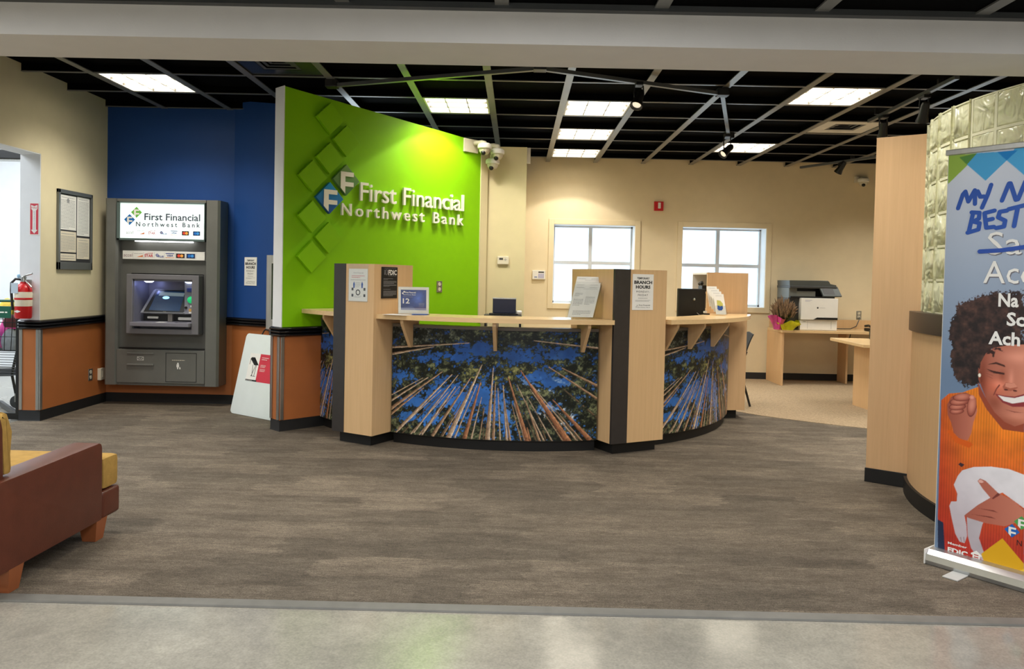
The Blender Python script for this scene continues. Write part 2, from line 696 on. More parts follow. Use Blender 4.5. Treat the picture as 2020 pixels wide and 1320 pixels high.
def inpoly(x, y, P):
    r = np.zeros(x.shape, bool)
    n = len(P)
    for i in range(n):
        x0, y0 = P[i]
        x1, y1 = P[(i + 1) % n]
        if y0 == y1:
            continue
        c = ((y0 > y) != (y1 > y)) & (x < (x1 - x0) * (y - y0) / (y1 - y0) + x0)
        r ^= c
    return r


def painted(name, nx, ny, posfn, colfn, mat, parent):
    """grid surface with a printed picture held in a colour attribute"""
    u, v = np.meshgrid(np.linspace(0, 1, nx), np.linspace(0, 1, ny))
    u = u.ravel()
    v = v.ravel()
    P = posfn(u, v)
    inv = np.array(MW[parent].inverted())
    P = P @ inv[:3, :3].T + inv[:3, 3]
    col = 0
    for du, dv in ((-.3, -.3), (.3, -.1), (-.1, .3), (.3, .3)):        # four samples per point, averaged
        col = col + srgb2lin(colfn(np.clip(u + du / nx, 0, 1), np.clip(v + dv / ny, 0, 1))) / 4
    me = bpy.data.meshes.new(name)
    idx = np.arange(nx * ny).reshape(ny, nx)
    q = np.stack([idx[:-1, :-1], idx[:-1, 1:], idx[1:, 1:], idx[1:, :-1]], -1).reshape(-1, 4)
    me.vertices.add(nx * ny)
    me.vertices.foreach_set('co', P.astype(np.float32).ravel())
    me.loops.add(q.size)
    me.loops.foreach_set('vertex_index', q.astype(np.int32).ravel())
    me.polygons.add(len(q))
    me.polygons.foreach_set('loop_start', np.arange(0, q.size, 4, dtype=np.int32))
    me.update(calc_edges=True)
    at = me.color_attributes.new('Col', 'FLOAT_COLOR', 'POINT')
    at.data.foreach_set('color', np.concatenate([col, np.ones((len(col), 1))], 1).astype(np.float32).ravel())
    me.materials.append(mat)
    for p in me.polygons:
        p.use_smooth = True
    return link(name, me, parent)


# the two-diamond bank logo
F_SHAPE = [(-.45, .52), (.52, .52), (.52, .24), (-.11, .24), (-.11, -.12), (.52, -.12), (.52, -.40), (-.11, -.40), (-.11, -.86), (-.45, -.52)]
F_PARTS = [[(-.45, .52), (.52, .52), (.52, .24), (-.45, .24)], [(-.45, .24), (-.11, .24), (-.11, -.86), (-.45, -.52)], [(-.11, -.12), (.52, -.12), (.52, -.40), (-.11, -.40)]]


def diamond(cx, cy, h):
    return [(cx, cy - h), (cx + h, cy), (cx, cy + h), (cx - h, cy)]


def logo_flat(parent, F, cx, cy, h, mat, n0=0.0008):
    mb = MB()
    mb.poly([(x, y, n0) for x, y in diamond(cx, cy, h)], F)
    mb.build('logo_diamond', mat, parent)
    mb = MB()
    for part in F_PARTS:
        mb.poly([(cx + x * h, cy + y * h, n0 + 0.0006) for x, y in part], F)
    mb.build('logo_letter', M['paper'], parent)

# ------------------------------------------------------------------ the room
XL, YA, YB, XR, ZC, ZF = -4.27, 7.98, 11.05, 7.2, 3.05, 2.537      # left wall, machine wall, back wall, right wall, ceilings
CC = (0.0, 8.25)                                                # centre of the round counter
G1 = Vector((-2.03, 6.65, 0))
GT = Vector((0.695, 0.719, 0)).normalized()
GN = Vector((GT.y, -GT.x, 0))                                   # out of the green wall, into the room
GL = 2.36
G2 = G1 + GT * GL

# floors
struct(MB().box(-8.6, XR, -2.0, 11.0, -0.06, -0.004).build('floor', M['concrete']))
carpet = MB()
carpet.prism([(-4.45, 3.19), (XR, 3.19), (XR, YB), (0.05, YB), (0.05, 8.4), (-1.5, 7.7), (-1.6, YA), (XL, YA), (XL, 6.87), (-4.45, 6.87)], -0.003, 0.002)
struct(carpet.build('floor', M['carpet']))
off = [(0.1, 8.44), (0.6, 8.3), (1.7, 8.2), (2.33, 8.24), (2.39, 8.2), (2.52, 8.03), (2.68, 7.88), (2.97, 7.665), (3.2, 7.51), (3.4, 7.4), (3.9, 7.2), (5.0, 7.0), (XR, 6.9), (XR, YB), (0.1, YB)]
struct(MB().prism(off, 0.002, 0.006).build('floor', M['office_carpet']))
edge = MB().sweep([(0, -0.003), (0.0, 0.004), (0.012, 0.009), (0.062, 0.004), (0.066, -0.003)], [(XR, 3.19), (-4.45, 3.19)][::-1])
struct(edge.build('trim_1', pm('grey_rubber_transition', (104, 102, 96), 0.5, var=0.12, scale=12)))

# left wall with the wide opening to the shop, header above it
wl = MB()
wl.box(-4.45, XL, 6.87, 8.2, 0, ZC + 0.1)
wl.box(-4.45, XL, 3.75, 6.87, 2.395, ZC + 0.1)
wl.box(-4.45, XL, 3.35, 4.2, 0, 2.395)
wl.box(-4.45, XL, -2.0, 3.35, 0, 2.9)
struct(wl.build('wall_left', M['leftcream']))
jl = MB()
jl.box(-4.452, -4.272, 6.862, 6.87, 0.9, 2.395)
jl.box(-4.452, -4.272, 4.2, 6.87, 2.387, 2.395)
struct(jl.build('trim_2', M['white']))

# the wall behind the cash machine: blue above, orange below
A0, A1 = Vector((XL, YA)), Vector((-2.95, YA))
AD = Vector((0.53, -0.27)).normalized()
A2 = A1 + AD * 1.553
wa = MB()
wa.prism([(XL, YA), A1, A2, A2 + Vector((0.1, 0.15)), (-2.9, YA + 0.15), (XL, YA + 0.15)], 0, ZC + 0.1, ztop=[3.15, 3.15, 2.93, 2.93, 3.15, 3.15])
struct(wa.build('wall_back', M['blue']))

# the green wall: its top falls slightly to the far end, white end face
gb = GT * GL
Lb = G1 - GN * 0.15
Rb = G2 - GN * 0.15
gp = [(G1.x, G1.y), (G2.x, G2.y), (Rb.x, Rb.y), (Lb.x, Lb.y)]
struct(MB().prism(gp, 0, 3, ztop=[2.985, 2.825, 2.825, 2.985]).build('wall_middle', M['green']))
EN = -GT                                                       # normal of the end face
e0 = Lb + EN * 0.006
struct(MB().prism([(G1.x + EN.x * .008, G1.y + EN.y * .008), (G1.x, G1.y), (Lb.x, Lb.y), (Lb.x + EN.x * .008, Lb.y + EN.y * .008)], 0.9, 2.99).build('trim_3', M['white']))
struct(MB().box(-0.05, 0.05, -0.02, 0.02, 0.9, 2.82, F=Matrix.Translation((G2.x + 0.0, G2.y + .01, 0)) @ Matrix.Rotation(R(46), 4, 'Z')).build('trim_4', M['column']))

# tan column wall right of the green wall and its return to the back wall
wc = MB()
wc.prism([(-0.42, 8.42), (0.079, 8.42), (0.079, YB + .1), (-0.05, YB + .1), (-0.05, 8.52), (-0.42, 8.52)], 0, 2.805)
struct(wc.build('wall_middle', M['column']))
struct(MB().box(0.06, 0.12, 8.6, 8.64, 2.66, 2.83).build('trim_5', M['beam']))
# hall end behind the green wall, closes the room
struct(MB().box(-1.7, 0.0, YB, YB + .1, 0, ZC).build('wall_back', M['column']))

# back wall with window openings
WZ0, WZ1 = 1.03, 2.165
WINS = [(0.512, 1.675, 1.06), (2.354, 3.55, 2.92), (5.85, 6.95, 6.4)]
wb = MB()
xs = [0.0]
for a, b, _ in WINS:
    xs += [a, b]
xs.append(XR + .1)
for i in range(0, len(xs), 2):
    wb.box(xs[i], xs[i + 1], YB, YB + 0.33, 0, ZC + .1)
for a, b, _ in WINS:
    wb.box(a, b, YB, YB + 0.33, 0, WZ0)
    wb.box(a, b, YB, YB + 0.33, WZ1, ZC + .1)
struct(wb.build('wall_back', M['cream']))
M['winframe'] = pm('window_frame_grey', (206, 210, 214), 0.4, 0.0, 0.02)
for k, (a, b, mx) in enumerate(WINS):
    win = MB()
    y0, y1 = YB + 0.23, YB + 0.28
    for x0, x1, z0, z1 in ((a, a + .03, WZ0, WZ1), (b - .03, b, WZ0, WZ1), (a, b, WZ0, WZ0 + .035), (a, b, WZ1 - .03, WZ1)):
        win.box(x0, x1, y0, y1, z0, z1, bev=.004)
    win.box(mx - .027, mx + .027, y0 - .005, y1, WZ0, WZ1, bev=.004)
    win.box(a, b, y0 - .003, y1, 1.6, 1.65, bev=.004)
    wo = struct(win.build('window_%d' % (k + 1), M['winframe']))
    MB().box(a, b, y0 + .02, y0 + .026, WZ0, WZ1).build('window_pane', M['pane'], wo)
    rv = MB()
    for x0, x1, z0, z1 in ((a, a + .004, WZ0, WZ1), (b - .004, b, WZ0, WZ1), (a, b, WZ1 - .004, WZ1), (a, b, WZ0, WZ0 + .004)):
        rv.box(x0, x1, YB + .001, y0, z0, z1)
    rv.build('window_reveal', M['white'], wo)
    cs = MB()
    t = 0.074
    for x0, x1, z0, z1 in ((a - t, a, WZ0 - t, WZ1 + t), (b, b + t, WZ0 - t, WZ1 + t), (a, b, WZ1, WZ1 + t), (a, b, WZ0 - t, WZ0)):
        cs.box(x0, x1, YB - .016, YB, z0, z1, bev=.003)
    cs.build('window_casing', M['cream'], wo)

# right, front and shop-side walls
struct(MB().box(XR, XR + .1, -2, YB + .1, 0, ZC + .1).build('wall_right', M['cream']))
struct(MB().box(-8.6, XR, -2.1, -2.0, 0, ZC + .4).build('wall_front', M['beam']))
ws = MB()
ws.box(-8.6, -8.5, -2, 10.7, 0, 3.6)
ws.box(-8.6, -4.45, 10.6, 10.7, 0, 3.6)
ws.box(-4.5, -4.45, 8.2, 10.7, 0, 3.6)
struct(ws.build('wall_shop', M['white']))
struct(MB().box(-8.6, -4.4, -2, 10.7, 3.5, 3.6).build('ceiling', M['white']))

# the wide beam between the two ceilings
bm_ = MB()
bm_.box(-4.45, XR, 3.35, 3.70, 2.386, 3.2)
struct(bm_.build('trim_6', M['beam']))
struct(MB().box(-4.45, XR, 3.31, 3.352, 2.524, 2.556).build('trim_7', M['dgrey']))

# ceilings: black tiles above a grey rail grid
GX0, GXS, GY0, GYS = -0.2798, 0.68, 5.9233, 0.6723


def cell(i, j):
    return GX0 + GXS * i, GX0 + GXS * (i + 1), GY0 + GYS * j, GY0 + GYS * (j + 1)


gw = MB()
ceil = struct(MB().box(-4.4, XR, 3.70, YB + .2, ZC + 0.07, ZC + 0.12).build('ceiling', M['tile']))
gr = MB()
for i in range(-6, 12):
    x = GX0 + GXS * i
    if XL < x < XR:
        gr.box(x - .031, x + .031, 3.77, YB, ZC, ZC + 0.008)
        gw.box(x - .012, x + .012, 3.77, YB, ZC + .008, ZC + 0.07)
for j in range(-3, 8):
    y = GY0 + GYS * j
    gr.box(XL, XR, y - .014, y + .014, ZC + 0.001, ZC + 0.008)
    gw.box(XL, XR, y - .008, y + .008, ZC + 0.008, ZC + 0.07)
gr.build('ceiling_grid', M['grid'], ceil)
gw.build('grid_web', M['tile'], ceil)
ceil2 = struct(MB().box(-4.45, XR, -2, 3.35, ZF + 0.012, ZF + 0.05).build('ceiling', M['tile']))
gr = MB()
for i in range(-8, 12):
    x = -0.09 + 0.68 * i
    if -4.45 < x < XR:
        gr.box(x - .03, x + .03, -2, 3.33, ZF, ZF + 0.008)
for j in range(0, 9):
    y = 2.95 - 0.68 * j
    if y > -1.9:
        gr.box(-4.45, XR, y - .013, y + .013, ZF + .001, ZF + .008)
gr.build('ceiling_grid', M['grid'], ceil2)

# wainscot, chair rails, baseboards
def wains(path, off=0.006, z0=0.09, z1=0.84):
    return MB().sweep([(0, z0), (off, z0), (off, z1), (0, z1)], path)


RAIL = [(0, .822), (.012, .822)]
for _k in range(3):
    _z = .826 + _k * .027
    RAIL += [(.024, _z + .002), (.031, _z + .008), (.031, _z + .016), (.024, _z + .023), (.017, _z + .0255)]
RAIL += [(.012, .909), (0, .909)]
COVE = [(0, 0), (.016, 0.001), (.009, .012), (.007, .095), (.004, .1), (0, .1)]
PL = [(-4.452, 6.862), (XL + .002, 6.862), (XL + .002, YA - .002), (-2.952, YA - .002), tuple(A1 + AD * 0.53 + Vector((0, -.002)))]
PLb = PL[:-1] + [tuple(A2 + Vector((0, -.002)))]
struct(wains(PLb).build('trim_8', M['orange']))
struct(MB().sweep(RAIL, PL).build('trim_9', M['black_rail'], smooth=True))
struct(MB().sweep(COVE, PLb).build('baseboard_left', M['black_base'], smooth=True))
al = MB()
for x in (-4.447, -4.297):
    al.box(x, x + .028, 6.848, 6.862, .1, .822, bev=.003)
al.box(XL + .002, XL + .014, 6.85, 6.885, .1, .822, bev=.003)
struct(al.build('trim_10', M['alu']))
gw_end = G1 + GT * 0.47
PG = [(Lb.x, Lb.y), (G1.x, G1.y), (gw_end.x, gw_end.y)]
PGx = [(p[0] + EN.x * .008 * (i < 2), p[1] + EN.y * .008 * (i < 2)) for i, p in enumerate(PG)]
struct(wains(PGx).build('trim_11', M['orange']))
struct(MB().sweep(RAIL, PGx).build('trim_12', M['black_rail'], smooth=True))
struct(MB().sweep(COVE, PGx).build('baseboard_middle', M['black_base'], smooth=True))
al = MB()
FE = frame((Lb.x + EN.x * .014, Lb.y + EN.y * .014, 0), (G1 - Lb), (0, 0, 1))
al.box(0.0, .03, .1, .822, 0, .012, bev=.003, F=FE)
al.box(.118, .152, .1, .822, 0, .014, bev=.003, F=FE)
FG = frame((G1.x, G1.y, 0), GT, (0, 0, 1))
al.box(-.012, .02, .1, .822, .004, .014, bev=.003, F=FG)
struct(al.build('trim_13', M['alu']))
struct(MB().sweep(COVE, [(XR, YB), (0.079, YB)][::-1]).build('baseboard_back', M['black_base'], smooth=True))
struct(MB().sweep(COVE, [(0.079, YB), (0.079, 8.42)][::-1]).build('baseboard_right', M['black_base'], smooth=True))

# ------------------------------------------------------------------ the round teller counter
def cpt(a, r, z=0.0):
    return Vector((CC[0] + r * math.sin(R(a)), CC[1] - r * math.cos(R(a)), z))


def cframe(a, r, z, yaw=0.0):
    """frame standing on the counter ring: u to the viewer's right, v up, n outwards"""
    u = Vector((math.cos(R(a + yaw)), math.sin(R(a + yaw)), 0))
    return frame(cpt(a, r, z), u, (0, 0, 1))


# forest print: tree trunks (bottom, top, widths) seen from below, as laid out on the printed sheet
TR = [(795, 856, 900, 737, 6, 1.8, 0), (827, 860, 912, 737, 3.4, 1.4, 0), (844, 862, 907, 762, 5, 1.5, 0), (866, 863, 936, 742, 6.4, 1.8, 1),
      (897, 865, 957, 714, 9.5, 1.6, 0), (927, 867, 955, 751, 7.4, 1.8, 2), (971, 870, 978, 720, 7, 1.5, 0), (981, 870, 982.5, 753, 4.8, 1.5, 1),
      (772, 819, 881, 732, 6.6, 1.8, 1), (772, 802, 852, 746, 3.8, 1.8, 0), (772, 831, 843, 769, 4.8, 1.5, 1), (775, 788, 841, 748, 2.4, 1, 0),
      (776, 687, 932, 670, 3.8, 1.5, 0), (775, 701, 863, 681, 4.8, 1.5, 0), (1006, 870, 997, 755, 4, 1.4, 0), (1012, 870, 1000, 786, 4.4, 1.6, 1),
      (1043, 865, 1006, 738, 7.6, 1.6, 2), (1067, 870, 1039, 786, 5, 1.5, 1), (1119, 868, 1029, 724, 12, 1.8, 2), (1161, 866, 1090, 784, 9, 1.5, 2),
      (1178, 784, 1081, 716, 4.6, 1.8, 1), (1178, 757, 1106, 718, 5.4, 1.8, 1), (1176, 822, 1110, 762, 4.2, 2, 3), (1178, 677, 1052, 662, 3.6, 1.5, 0),
      (1078, 866, 1061, 811, 3, 1.4, 3), (1049, 868, 1043, 842, 4, 2, 2), (1140, 868, 1092, 800, 3, 1.2, 3), (962, 868, 960, 800, 2.5, 1, 3), (885, 864, 925, 790, 2.6, 1, 1)]
_rt = random.Random(12)
for _k in range(26):      # thinner trunks between the big ones
    _x = 778 + 400 * (_k + _rt.random() * .7) / 26
    _f = _rt.uniform(.38, .72)
    TR.insert(0, (_x, 870, _x + (982 - _x) * _f * .8, 870 - 165 * _f, _rt.uniform(2.2, 3.6), 1.0, _rt.choice((0, 0, 1, 3))))
TCOL = [((238, 214, 184), (112, 86, 66)), ((220, 182, 144), (86, 62, 46)), ((214, 150, 106), (96, 60, 42)), ((130, 108, 82), (54, 46, 36))]
SKYP = [(950, 682, 42, 12), (905, 702, 34, 10), (1035, 692, 36, 13), (1098, 690, 36, 8), (800, 748, 20, 9), (852, 706, 30, 7), (888, 785, 32, 22), (915, 800, 18, 34),
        (828, 800, 26, 10), (957, 775, 17, 20), (1003, 822, 8, 32), (1056, 737, 22, 12), (1098, 746, 22, 8), (991, 800, 10, 20), (862, 833, 26, 10), (815, 836, 18, 7), (1085, 800, 14, 10), (905, 850, 12, 10)]


def forest(u, v):
    x = 772 + 405 * u
    y = 870 - 227 * v
    n1 = fbm(x / 26, y / 26, 3, 4)
    n2 = fbm(x / 7, y / 7, 9, 4)
    n3 = fbm(x / 2.2, y / 2.2, 21, 3)
    k = np.clip((y - 643) / 227, 0, 1)[:, None]
    sky = np.array([34, 76, 146]) * (1 - k) + np.array([62, 126, 208]) * k
    sky = sky * (0.78 + 0.44 * n1[:, None])
    cl = np.clip((fbm(x / 22, y / 16, 40, 4) - .5) * 5, 0, 1) * np.clip(np.exp(-((x - 1120) / 70) ** 2 - ((y - 790) / 55) ** 2) * 2.2 + np.exp(-((x - 960) / 28) ** 2 - ((y - 862) / 14) ** 2) * 1.6, 0, 1)
    sky = sky * (1 - cl[:, None]) + np.array([226, 232, 236]) * cl[:, None]
    S = np.zeros_like(x)
    for cx, cy, sx, sy in SKYP:
        S = np.maximum(S, np.exp(-0.5 * (((x - cx) / sx) ** 2 + ((y - cy) / sy) ** 2)))
    # needles and twigs run outwards from the crown point
    th = np.arctan2(y - 690, (x - 982) * .8)
    rd = np.hypot(y - 690, x - 982)
    n4 = fbm(th * 26, rd / 16, 31, 4)
    n5 = fbm(x / 3.4, y / 3.4, 77, 3)
    n6 = fbm(x / 12, y / 10, 55, 3)
    q = .90 - .80 * S + (n2 - .5) * .9 + (n5 - .5) * 1.0 + (n1 - .5) * .9 + (n4 - .5) * .6 - .42
    a = np.clip(q * 4.0, 0, 1)
    lt = np.clip((n3 * .5 + n5 * .6 - .52) * 2.0 + (n6 - .5) * 2.2 + .12, 0, 1)[:, None] * np.clip(q * 1.8, .2, 1)[:, None]
    warm = np.clip(np.exp(-((x - 985) / 75) ** 2 - ((y - 735) / 30) ** 2), 0, 1)[:, None]
    grey = np.clip((700 - y) / 40, 0, 1)[:, None] * np.clip((930 - x) / 60, 0, 1)[:, None]
    hi = np.array([126, 132, 96]) * (1 - warm) + np.array([170, 164, 92]) * warm
    hi = hi * (1 - grey) + np.array([128, 132, 126]) * grey
    fol = np.array([20, 25, 20]) * (1 - lt) + hi * lt
    c = sky * (1 - a[:, None]) + fol * a[:, None]
    # the dark leaning trunk at the upper left
    dk = inpoly(x, y, [(772, 688), (850, 674), (862, 682), (772, 700)])
    c[dk] = c[dk] * .25
    for x0, y0, x1, y1, w0, w1, kind in TR:
        dx, dy = x1 - x0, y1 - y0
        L = math.hypot(dx, dy)
        t = ((x - x0) * dx + (y - y0) * dy) / L ** 2
        d = ((x - x0) * dy - (y - y0) * dx) / L
        w = (w0 + (w1 - w0) * np.clip(t, 0, 1)) * .5 * (0.9 + .3 * n3)
        m = (np.abs(d) < w) & (t > -.05) & (t < 1)
        if kind == 3:
            m &= (fbm(t * L / 9, np.full_like(t, x0), 5, 2) > .3)
        e = np.clip(0.5 + 0.5 * d / np.maximum(w, .1), 0, 1)
        A, B = TCOL[kind]
        q = (np.array(A)[None] * (1 - e[:, None]) + np.array(B)[None] * e[:, None]) * (0.62 + .72 * fbm(t * L / 4.5, d / 1.3, 7, 3)[:, None])
        c[m] = q[m]
    return c


def counter_section(label, a0, a1, brackets, edges, ncol, top_a, inner_a, u0=0.0, u1=1.0):
    t = thing('teller_counter', label, 'counter', tuple(cpt((a0 + a1) / 2, 2.2)), 0, 'sections of the round teller counter')
    MB().arc(CC, 2.10, 2.20, a0, a1, .09, .965, 32).build('front_panel', M['dgrey'], t, smooth=True)

    def pos(u, v):
        a = np.radians(a0 + (a1 - a0) * u)
        return np.stack([CC[0] + 2.2025 * np.sin(a), CC[1] - 2.2025 * np.cos(a), .092 + .868 * v], 1)
    painted('forest_mural', ncol, 250, pos, lambda u, v: forest(u0 + (u1 - u0) * u, v), M['mural'], t)
    MB().arc(CC, 2.09, 2.206, a0, a1, .962, .985, 32).build('panel_cap', pm('grey_cap_strip', (112, 104, 92), .4), t, smooth=True)
    MB().arc(CC, 2.08, 2.165, a0, a1, 0, .09, 32).build('toe_kick', M['black_base'], t, smooth=True)
    MB().arc(CC, 1.98, 2.40, top_a[0], top_a[1], 1.03, 1.066, 40, inner_a[0], inner_a[1]).build('countertop', M['woodh'], t, smooth=True)
    for a in brackets:
        F = cframe(a, 2.2, 0)
        # in the radial plane: triangle under the overhang
        rad = cpt(a, 1.0) - cpt(a, 0.0)
        Fb = frame(cpt(a, 2.195) - Vector((math.cos(R(a)), math.sin(R(a)), 0)) * .014, rad, (0, 0, 1))
        MB().prism([(-.09, 1.03), (.17, 1.03), (.17, 1.0), (.035, .80), (.008, .80), (.008, .985), (-.09, .985)], 0, .028, F=Fb, bev=.003).build('bracket', M['wood'], t)
    return t


sec1 = counter_section('middle counter section with forest print between the two tall pillars', -27.3, 17.5, (-21.8, -3.4, 14.6), None, 560, (-27.8, 18.6), (-27.3, 16.7))
sec2 = counter_section('right counter section with forest print curving away to the end panel', 31.7, 76.3, (34.8, 43.2, 53.6), None, 460, (31.4, 77.6), (32.1, 74.4))
sec3 = counter_section('narrow left counter section with forest print meeting the green wall', -53.0, -39.0, (-43.5,), None, 150, (-52.2, -37.9), (-53.8, -40), 0.30, 0.62)


def pillar(label, Ax, Bx, dl, dr, dark):
    """tall divider: outer face from Ax to Bx (seen left to right), depth dl/dr behind it"""
    A, B = Vector((*Ax, 0)), Vector((*Bx, 0))
    u = (B - A).normalized()
    w = (B - A).length
    F = frame(A, u, (0, 0, 1))
    t = thing('counter_pillar', label, 'pillar', tuple((A + B) / 2), 0, 'tall pillars of the teller counter')
    z0, z1 = .09, 1.465
    P = lambda x, n: F @ Vector((x, 0, n))
    out = [P(0, 0), P(w, 0), P(w, -dr), P(0, -dl)]
    MB().prism([(p.x, p.y) for p in out], z0, z1).build('pillar_body', M['wood'], t)
    MB().box(-.001, w * dark, z0, z1 + .001, -.02, .0035, F=F).build('dark_strip', M['dark'], t)
    i = .045
    kk = [P(i, -i), P(w - i, -i), P(w - i, -dr + i), P(i, -dl + i)]
    MB().prism([(p.x, p.y) for p in kk], 0, z0 + .002).build('toe_kick', M['black_base'], t)
    return t, F, w


pil1, FP1, WP1 = pillar('tall wood pillar with dark left strip between the two left counter sections', (-1.498, 6.306), (-1.134, 6.10), .5, .5, .30)
pil2, FP2, WP2 = pillar('tall wood pillar with dark strip carrying the branch hours notice', (.763, 6.004), (1.213, 6.243), .63, .5, .29)

# end cabinet with open shelves towards the counter
t = thing('end_cabinet', 'wood panelled cabinet with open white shelves ending the counter on the right', 'cabinet', (2.12, 7.95, 0))
MB().prism([(1.905, 7.715), (2.335, 7.79), (2.332, 7.812), (1.902, 7.737)], .09, 1.478).build('front_panel', M['woodo'], t)
MB().box(2.30, 2.332, 7.81, 8.14, .09, 1.475).build('side_panel', M['woodo'], t)
MB().box(1.85, 2.30, 8.12, 8.14, .09, 1.475).build('back_panel', M['whiteplastic'], t)
for z in (1.09, 1.262, 1.455):
    MB().prism([(1.90, 7.74), (2.30, 7.81), (2.30, 8.12), (1.85, 8.12)], z, z + .02).build('shelf', M['whiteplastic'] if z > 1.3 else M['wood'], t)
MB().prism([(1.90, 7.74), (2.30, 7.81), (2.30, 8.12), (1.85, 8.12)], .10, .12).build('shelf', M['wood'], t)
MB().prism([(2.10, 7.80), (2.26, 7.83), (2.26, 8.1), (2.0, 8.1)], 0, .092).build('toe_kick', M['black_base'], t)

# staff work surface behind the counter
t = thing('work_surface', 'curved staff work surface behind the teller counter', 'desk', (0, 6.6, 0))
MB().arc(CC, 1.10, 1.70, -40, 40, .715, .745, 40).arc(CC, 1.10, 2.06, 40.1, 69, .715, .745, 20).build('desktop', M['woodh'], t)
for a in (-26, -2, 17.5, 40, 66):
    u = Vector((math.cos(R(a)), math.sin(R(a)), 0))
    Fb = frame(cpt(a, 1.12) - u * .012, cpt(a, 1) - cpt(a, 0), (0, 0, 1))
    MB().box(0, .55, .002, .716, 0, .024, F=Fb).build('leg', M['wood'], t)

# papers, signs and holders on the pillars and the counter
def hours_sheet(label, F, w, h, group=None):
    t = thing('hours_notice', label, 'notice', tuple(F.translation))
    MB().box(0, w, 0, h, .0005, .003, F=F).build('sheet', M['paper'], t)
    cx = w / 2
    it = [('TEMPORARY', cx - .30 * w, .855 * h, .60 * w, .06 * h, dict(bold=.03)),
          ('BRANCH', cx - .43 * w, .725 * h, .86 * w, .095 * h, dict(bold=.042)),
          ('HOURS', cx - .35 * w, .595 * h, .70 * w, .095 * h, dict(bold=.042)),
          ('MONDAY-', cx - .32 * w, .485 * h, .64 * w, .055 * h, dict(space=1.25)),
          ('FRIDAY', cx - .24 * w, .39 * h, .48 * w, .055 * h, dict(space=1.25)),
          ('First Financial', .32 * w, .115 * h, .53 * w, .04 * h),
          ('Northwest Bank', .25 * w, .06 * h, .60 * w, .03 * h, dict(space=1.3))]
    lettering(t, F, M['ink'], it, n0=.0036)
    rows(t, F, M['greyink'], [(cx - .22 * w, .31 * h, .44 * w, .045 * h, 1), (cx - .36 * w, .235 * h, .72 * w, .05 * h, 2)], n0=.0036)
    mb = MB()
    for cxx, cyy in ((.235, .125), (.19, .085)):
        for k in range(4):
            d = diamond(cxx * w, cyy * h, .022 * h)
            mb.poly([(*d[k], .0037), (*d[(k + 1) % 4], .0037), (cxx * w + (d[(k + 1) % 4][0] - cxx * w) * .7, cyy * h + (d[(k + 1) % 4][1] - cyy * h) * .7, .0037), (cxx * w + (d[k][0] - cxx * w) * .7, cyy * h + (d[k][1] - cyy * h) * .7, .0037)], F)
    mb.build('logo_diamond', M['ink'], t)
    return t


Fh = FP2 @ Matrix.Translation((.168, 1.145, 0.0005))
hours_sheet('temporary branch hours notice on the right counter pillar', Fh, .205, .285)

# health notice in a clear sleeve on the left pillar
Fs = FP1 @ Matrix.Translation((.158, 1.165, 0.0005))
t = thing('health_notice', 'white notice in a clear sleeve on the left counter pillar', 'notice', tuple(Fs.translation))
MB().box(0, .195, 0, .26, .0005, .0025, F=Fs).build('sheet', M['paper'], t)
MB().box(-.008, .203, -.008, .298, .003, .0038, F=Fs).build('clear_sleeve', M['acrylic'], t)
lettering(t, Fs, M['greyink'], [('First Financial', .05, .222, .1, .012)], n0=.0028)
rows(t, Fs, M['redprint'], [(.03, .185, .135, .024, 2)], n0=.0028)
rows(t, Fs, M['greyink'], [(.02, .165, .155, .012, 1), (.07, .11, .05, .045, 4), (.06, .028, .075, .016, 2)], n0=.0028)
for x in (.055, .14):
    mb = MB()
    mb.prism([(x - .006, .105), (x + .006, .105), (x + .009, .138), (x + .004, .15), (x, .158), (x - .004, .15), (x - .009, .138)], .0026, .003, F=Fs)
    mb.build('figure_print', M['blueink'], t)
mb = MB()
ring = [(.0975 + .024 * math.cos(k * math.pi / 12), .07 + .024 * math.sin(k * math.pi / 12)) for k in range(25)]
ring2 = [(.0975 + .015 * math.cos(k * math.pi / 12), .07 + .015 * math.sin(k * math.pi / 12)) for k in range(25)]
for k in range(24):
    mb.poly([(*ring[k], .0028), (*ring[k + 1], .0028), (*ring2[k + 1], .0028), (*ring2[k], .0028)], Fs)
mb.build('round_seal_print', M['ink'], t)
for x, y in ((.03, .085), (.155, .085), (.03, .035), (.155, .035)):
    MB().box(x, x + .02, y, y + .022, .0026, .0029, F=Fs).build('symbol_print', M['ink'], t)

# black deposit insurance sign on the right side of the left pillar
sd = frame(FP1 @ Vector((WP1, 0, 0)), -(FP1.to_3x3() @ Vector((0, 0, 1))), (0, 0, 1))
Fd = sd @ Matrix.Translation((.085, 1.19, .0005))
t = thing('deposit_insurance_sign', 'black deposit insurance sign on the right side of the left counter pillar', 'sign', tuple(Fd.translation))
MB().box(0, .20, 0, .255, .0005, .008, F=Fd, bev=.002).build('plate', M['black'], t)
lettering(t, Fd, M['paper'], [('FDIC', .08, .19, .108, .042, dict(bold=.03))], n0=.0084)
rows(t, Fd, M['greyink'], [(.03, .240, .155, .006, 1), (.08, .180, .1, .006, 1), (.02, .15, .12, .014, 2), (.02, .118, .165, .026, 3), (.02, .095, .165, .02, 3), (.02, .07, .09, .008, 1), (.02, .018, .165, .046, 5)], n0=.0084)
mb = MB()
for k in range(9):
    mb.box(.028, .05, .192 + k * .0046, .194 + k * .0046, .0078, .0085, F=Fd)
mb.tube([Fd @ Vector((.056 + .012 * math.cos(a), .212 + .022 * math.sin(a), .0085)) for a in [math.pi * (-.5 + k / 8) for k in range(9)]], .002, 6)
mb.build('seal_print', M['greyink'], t)

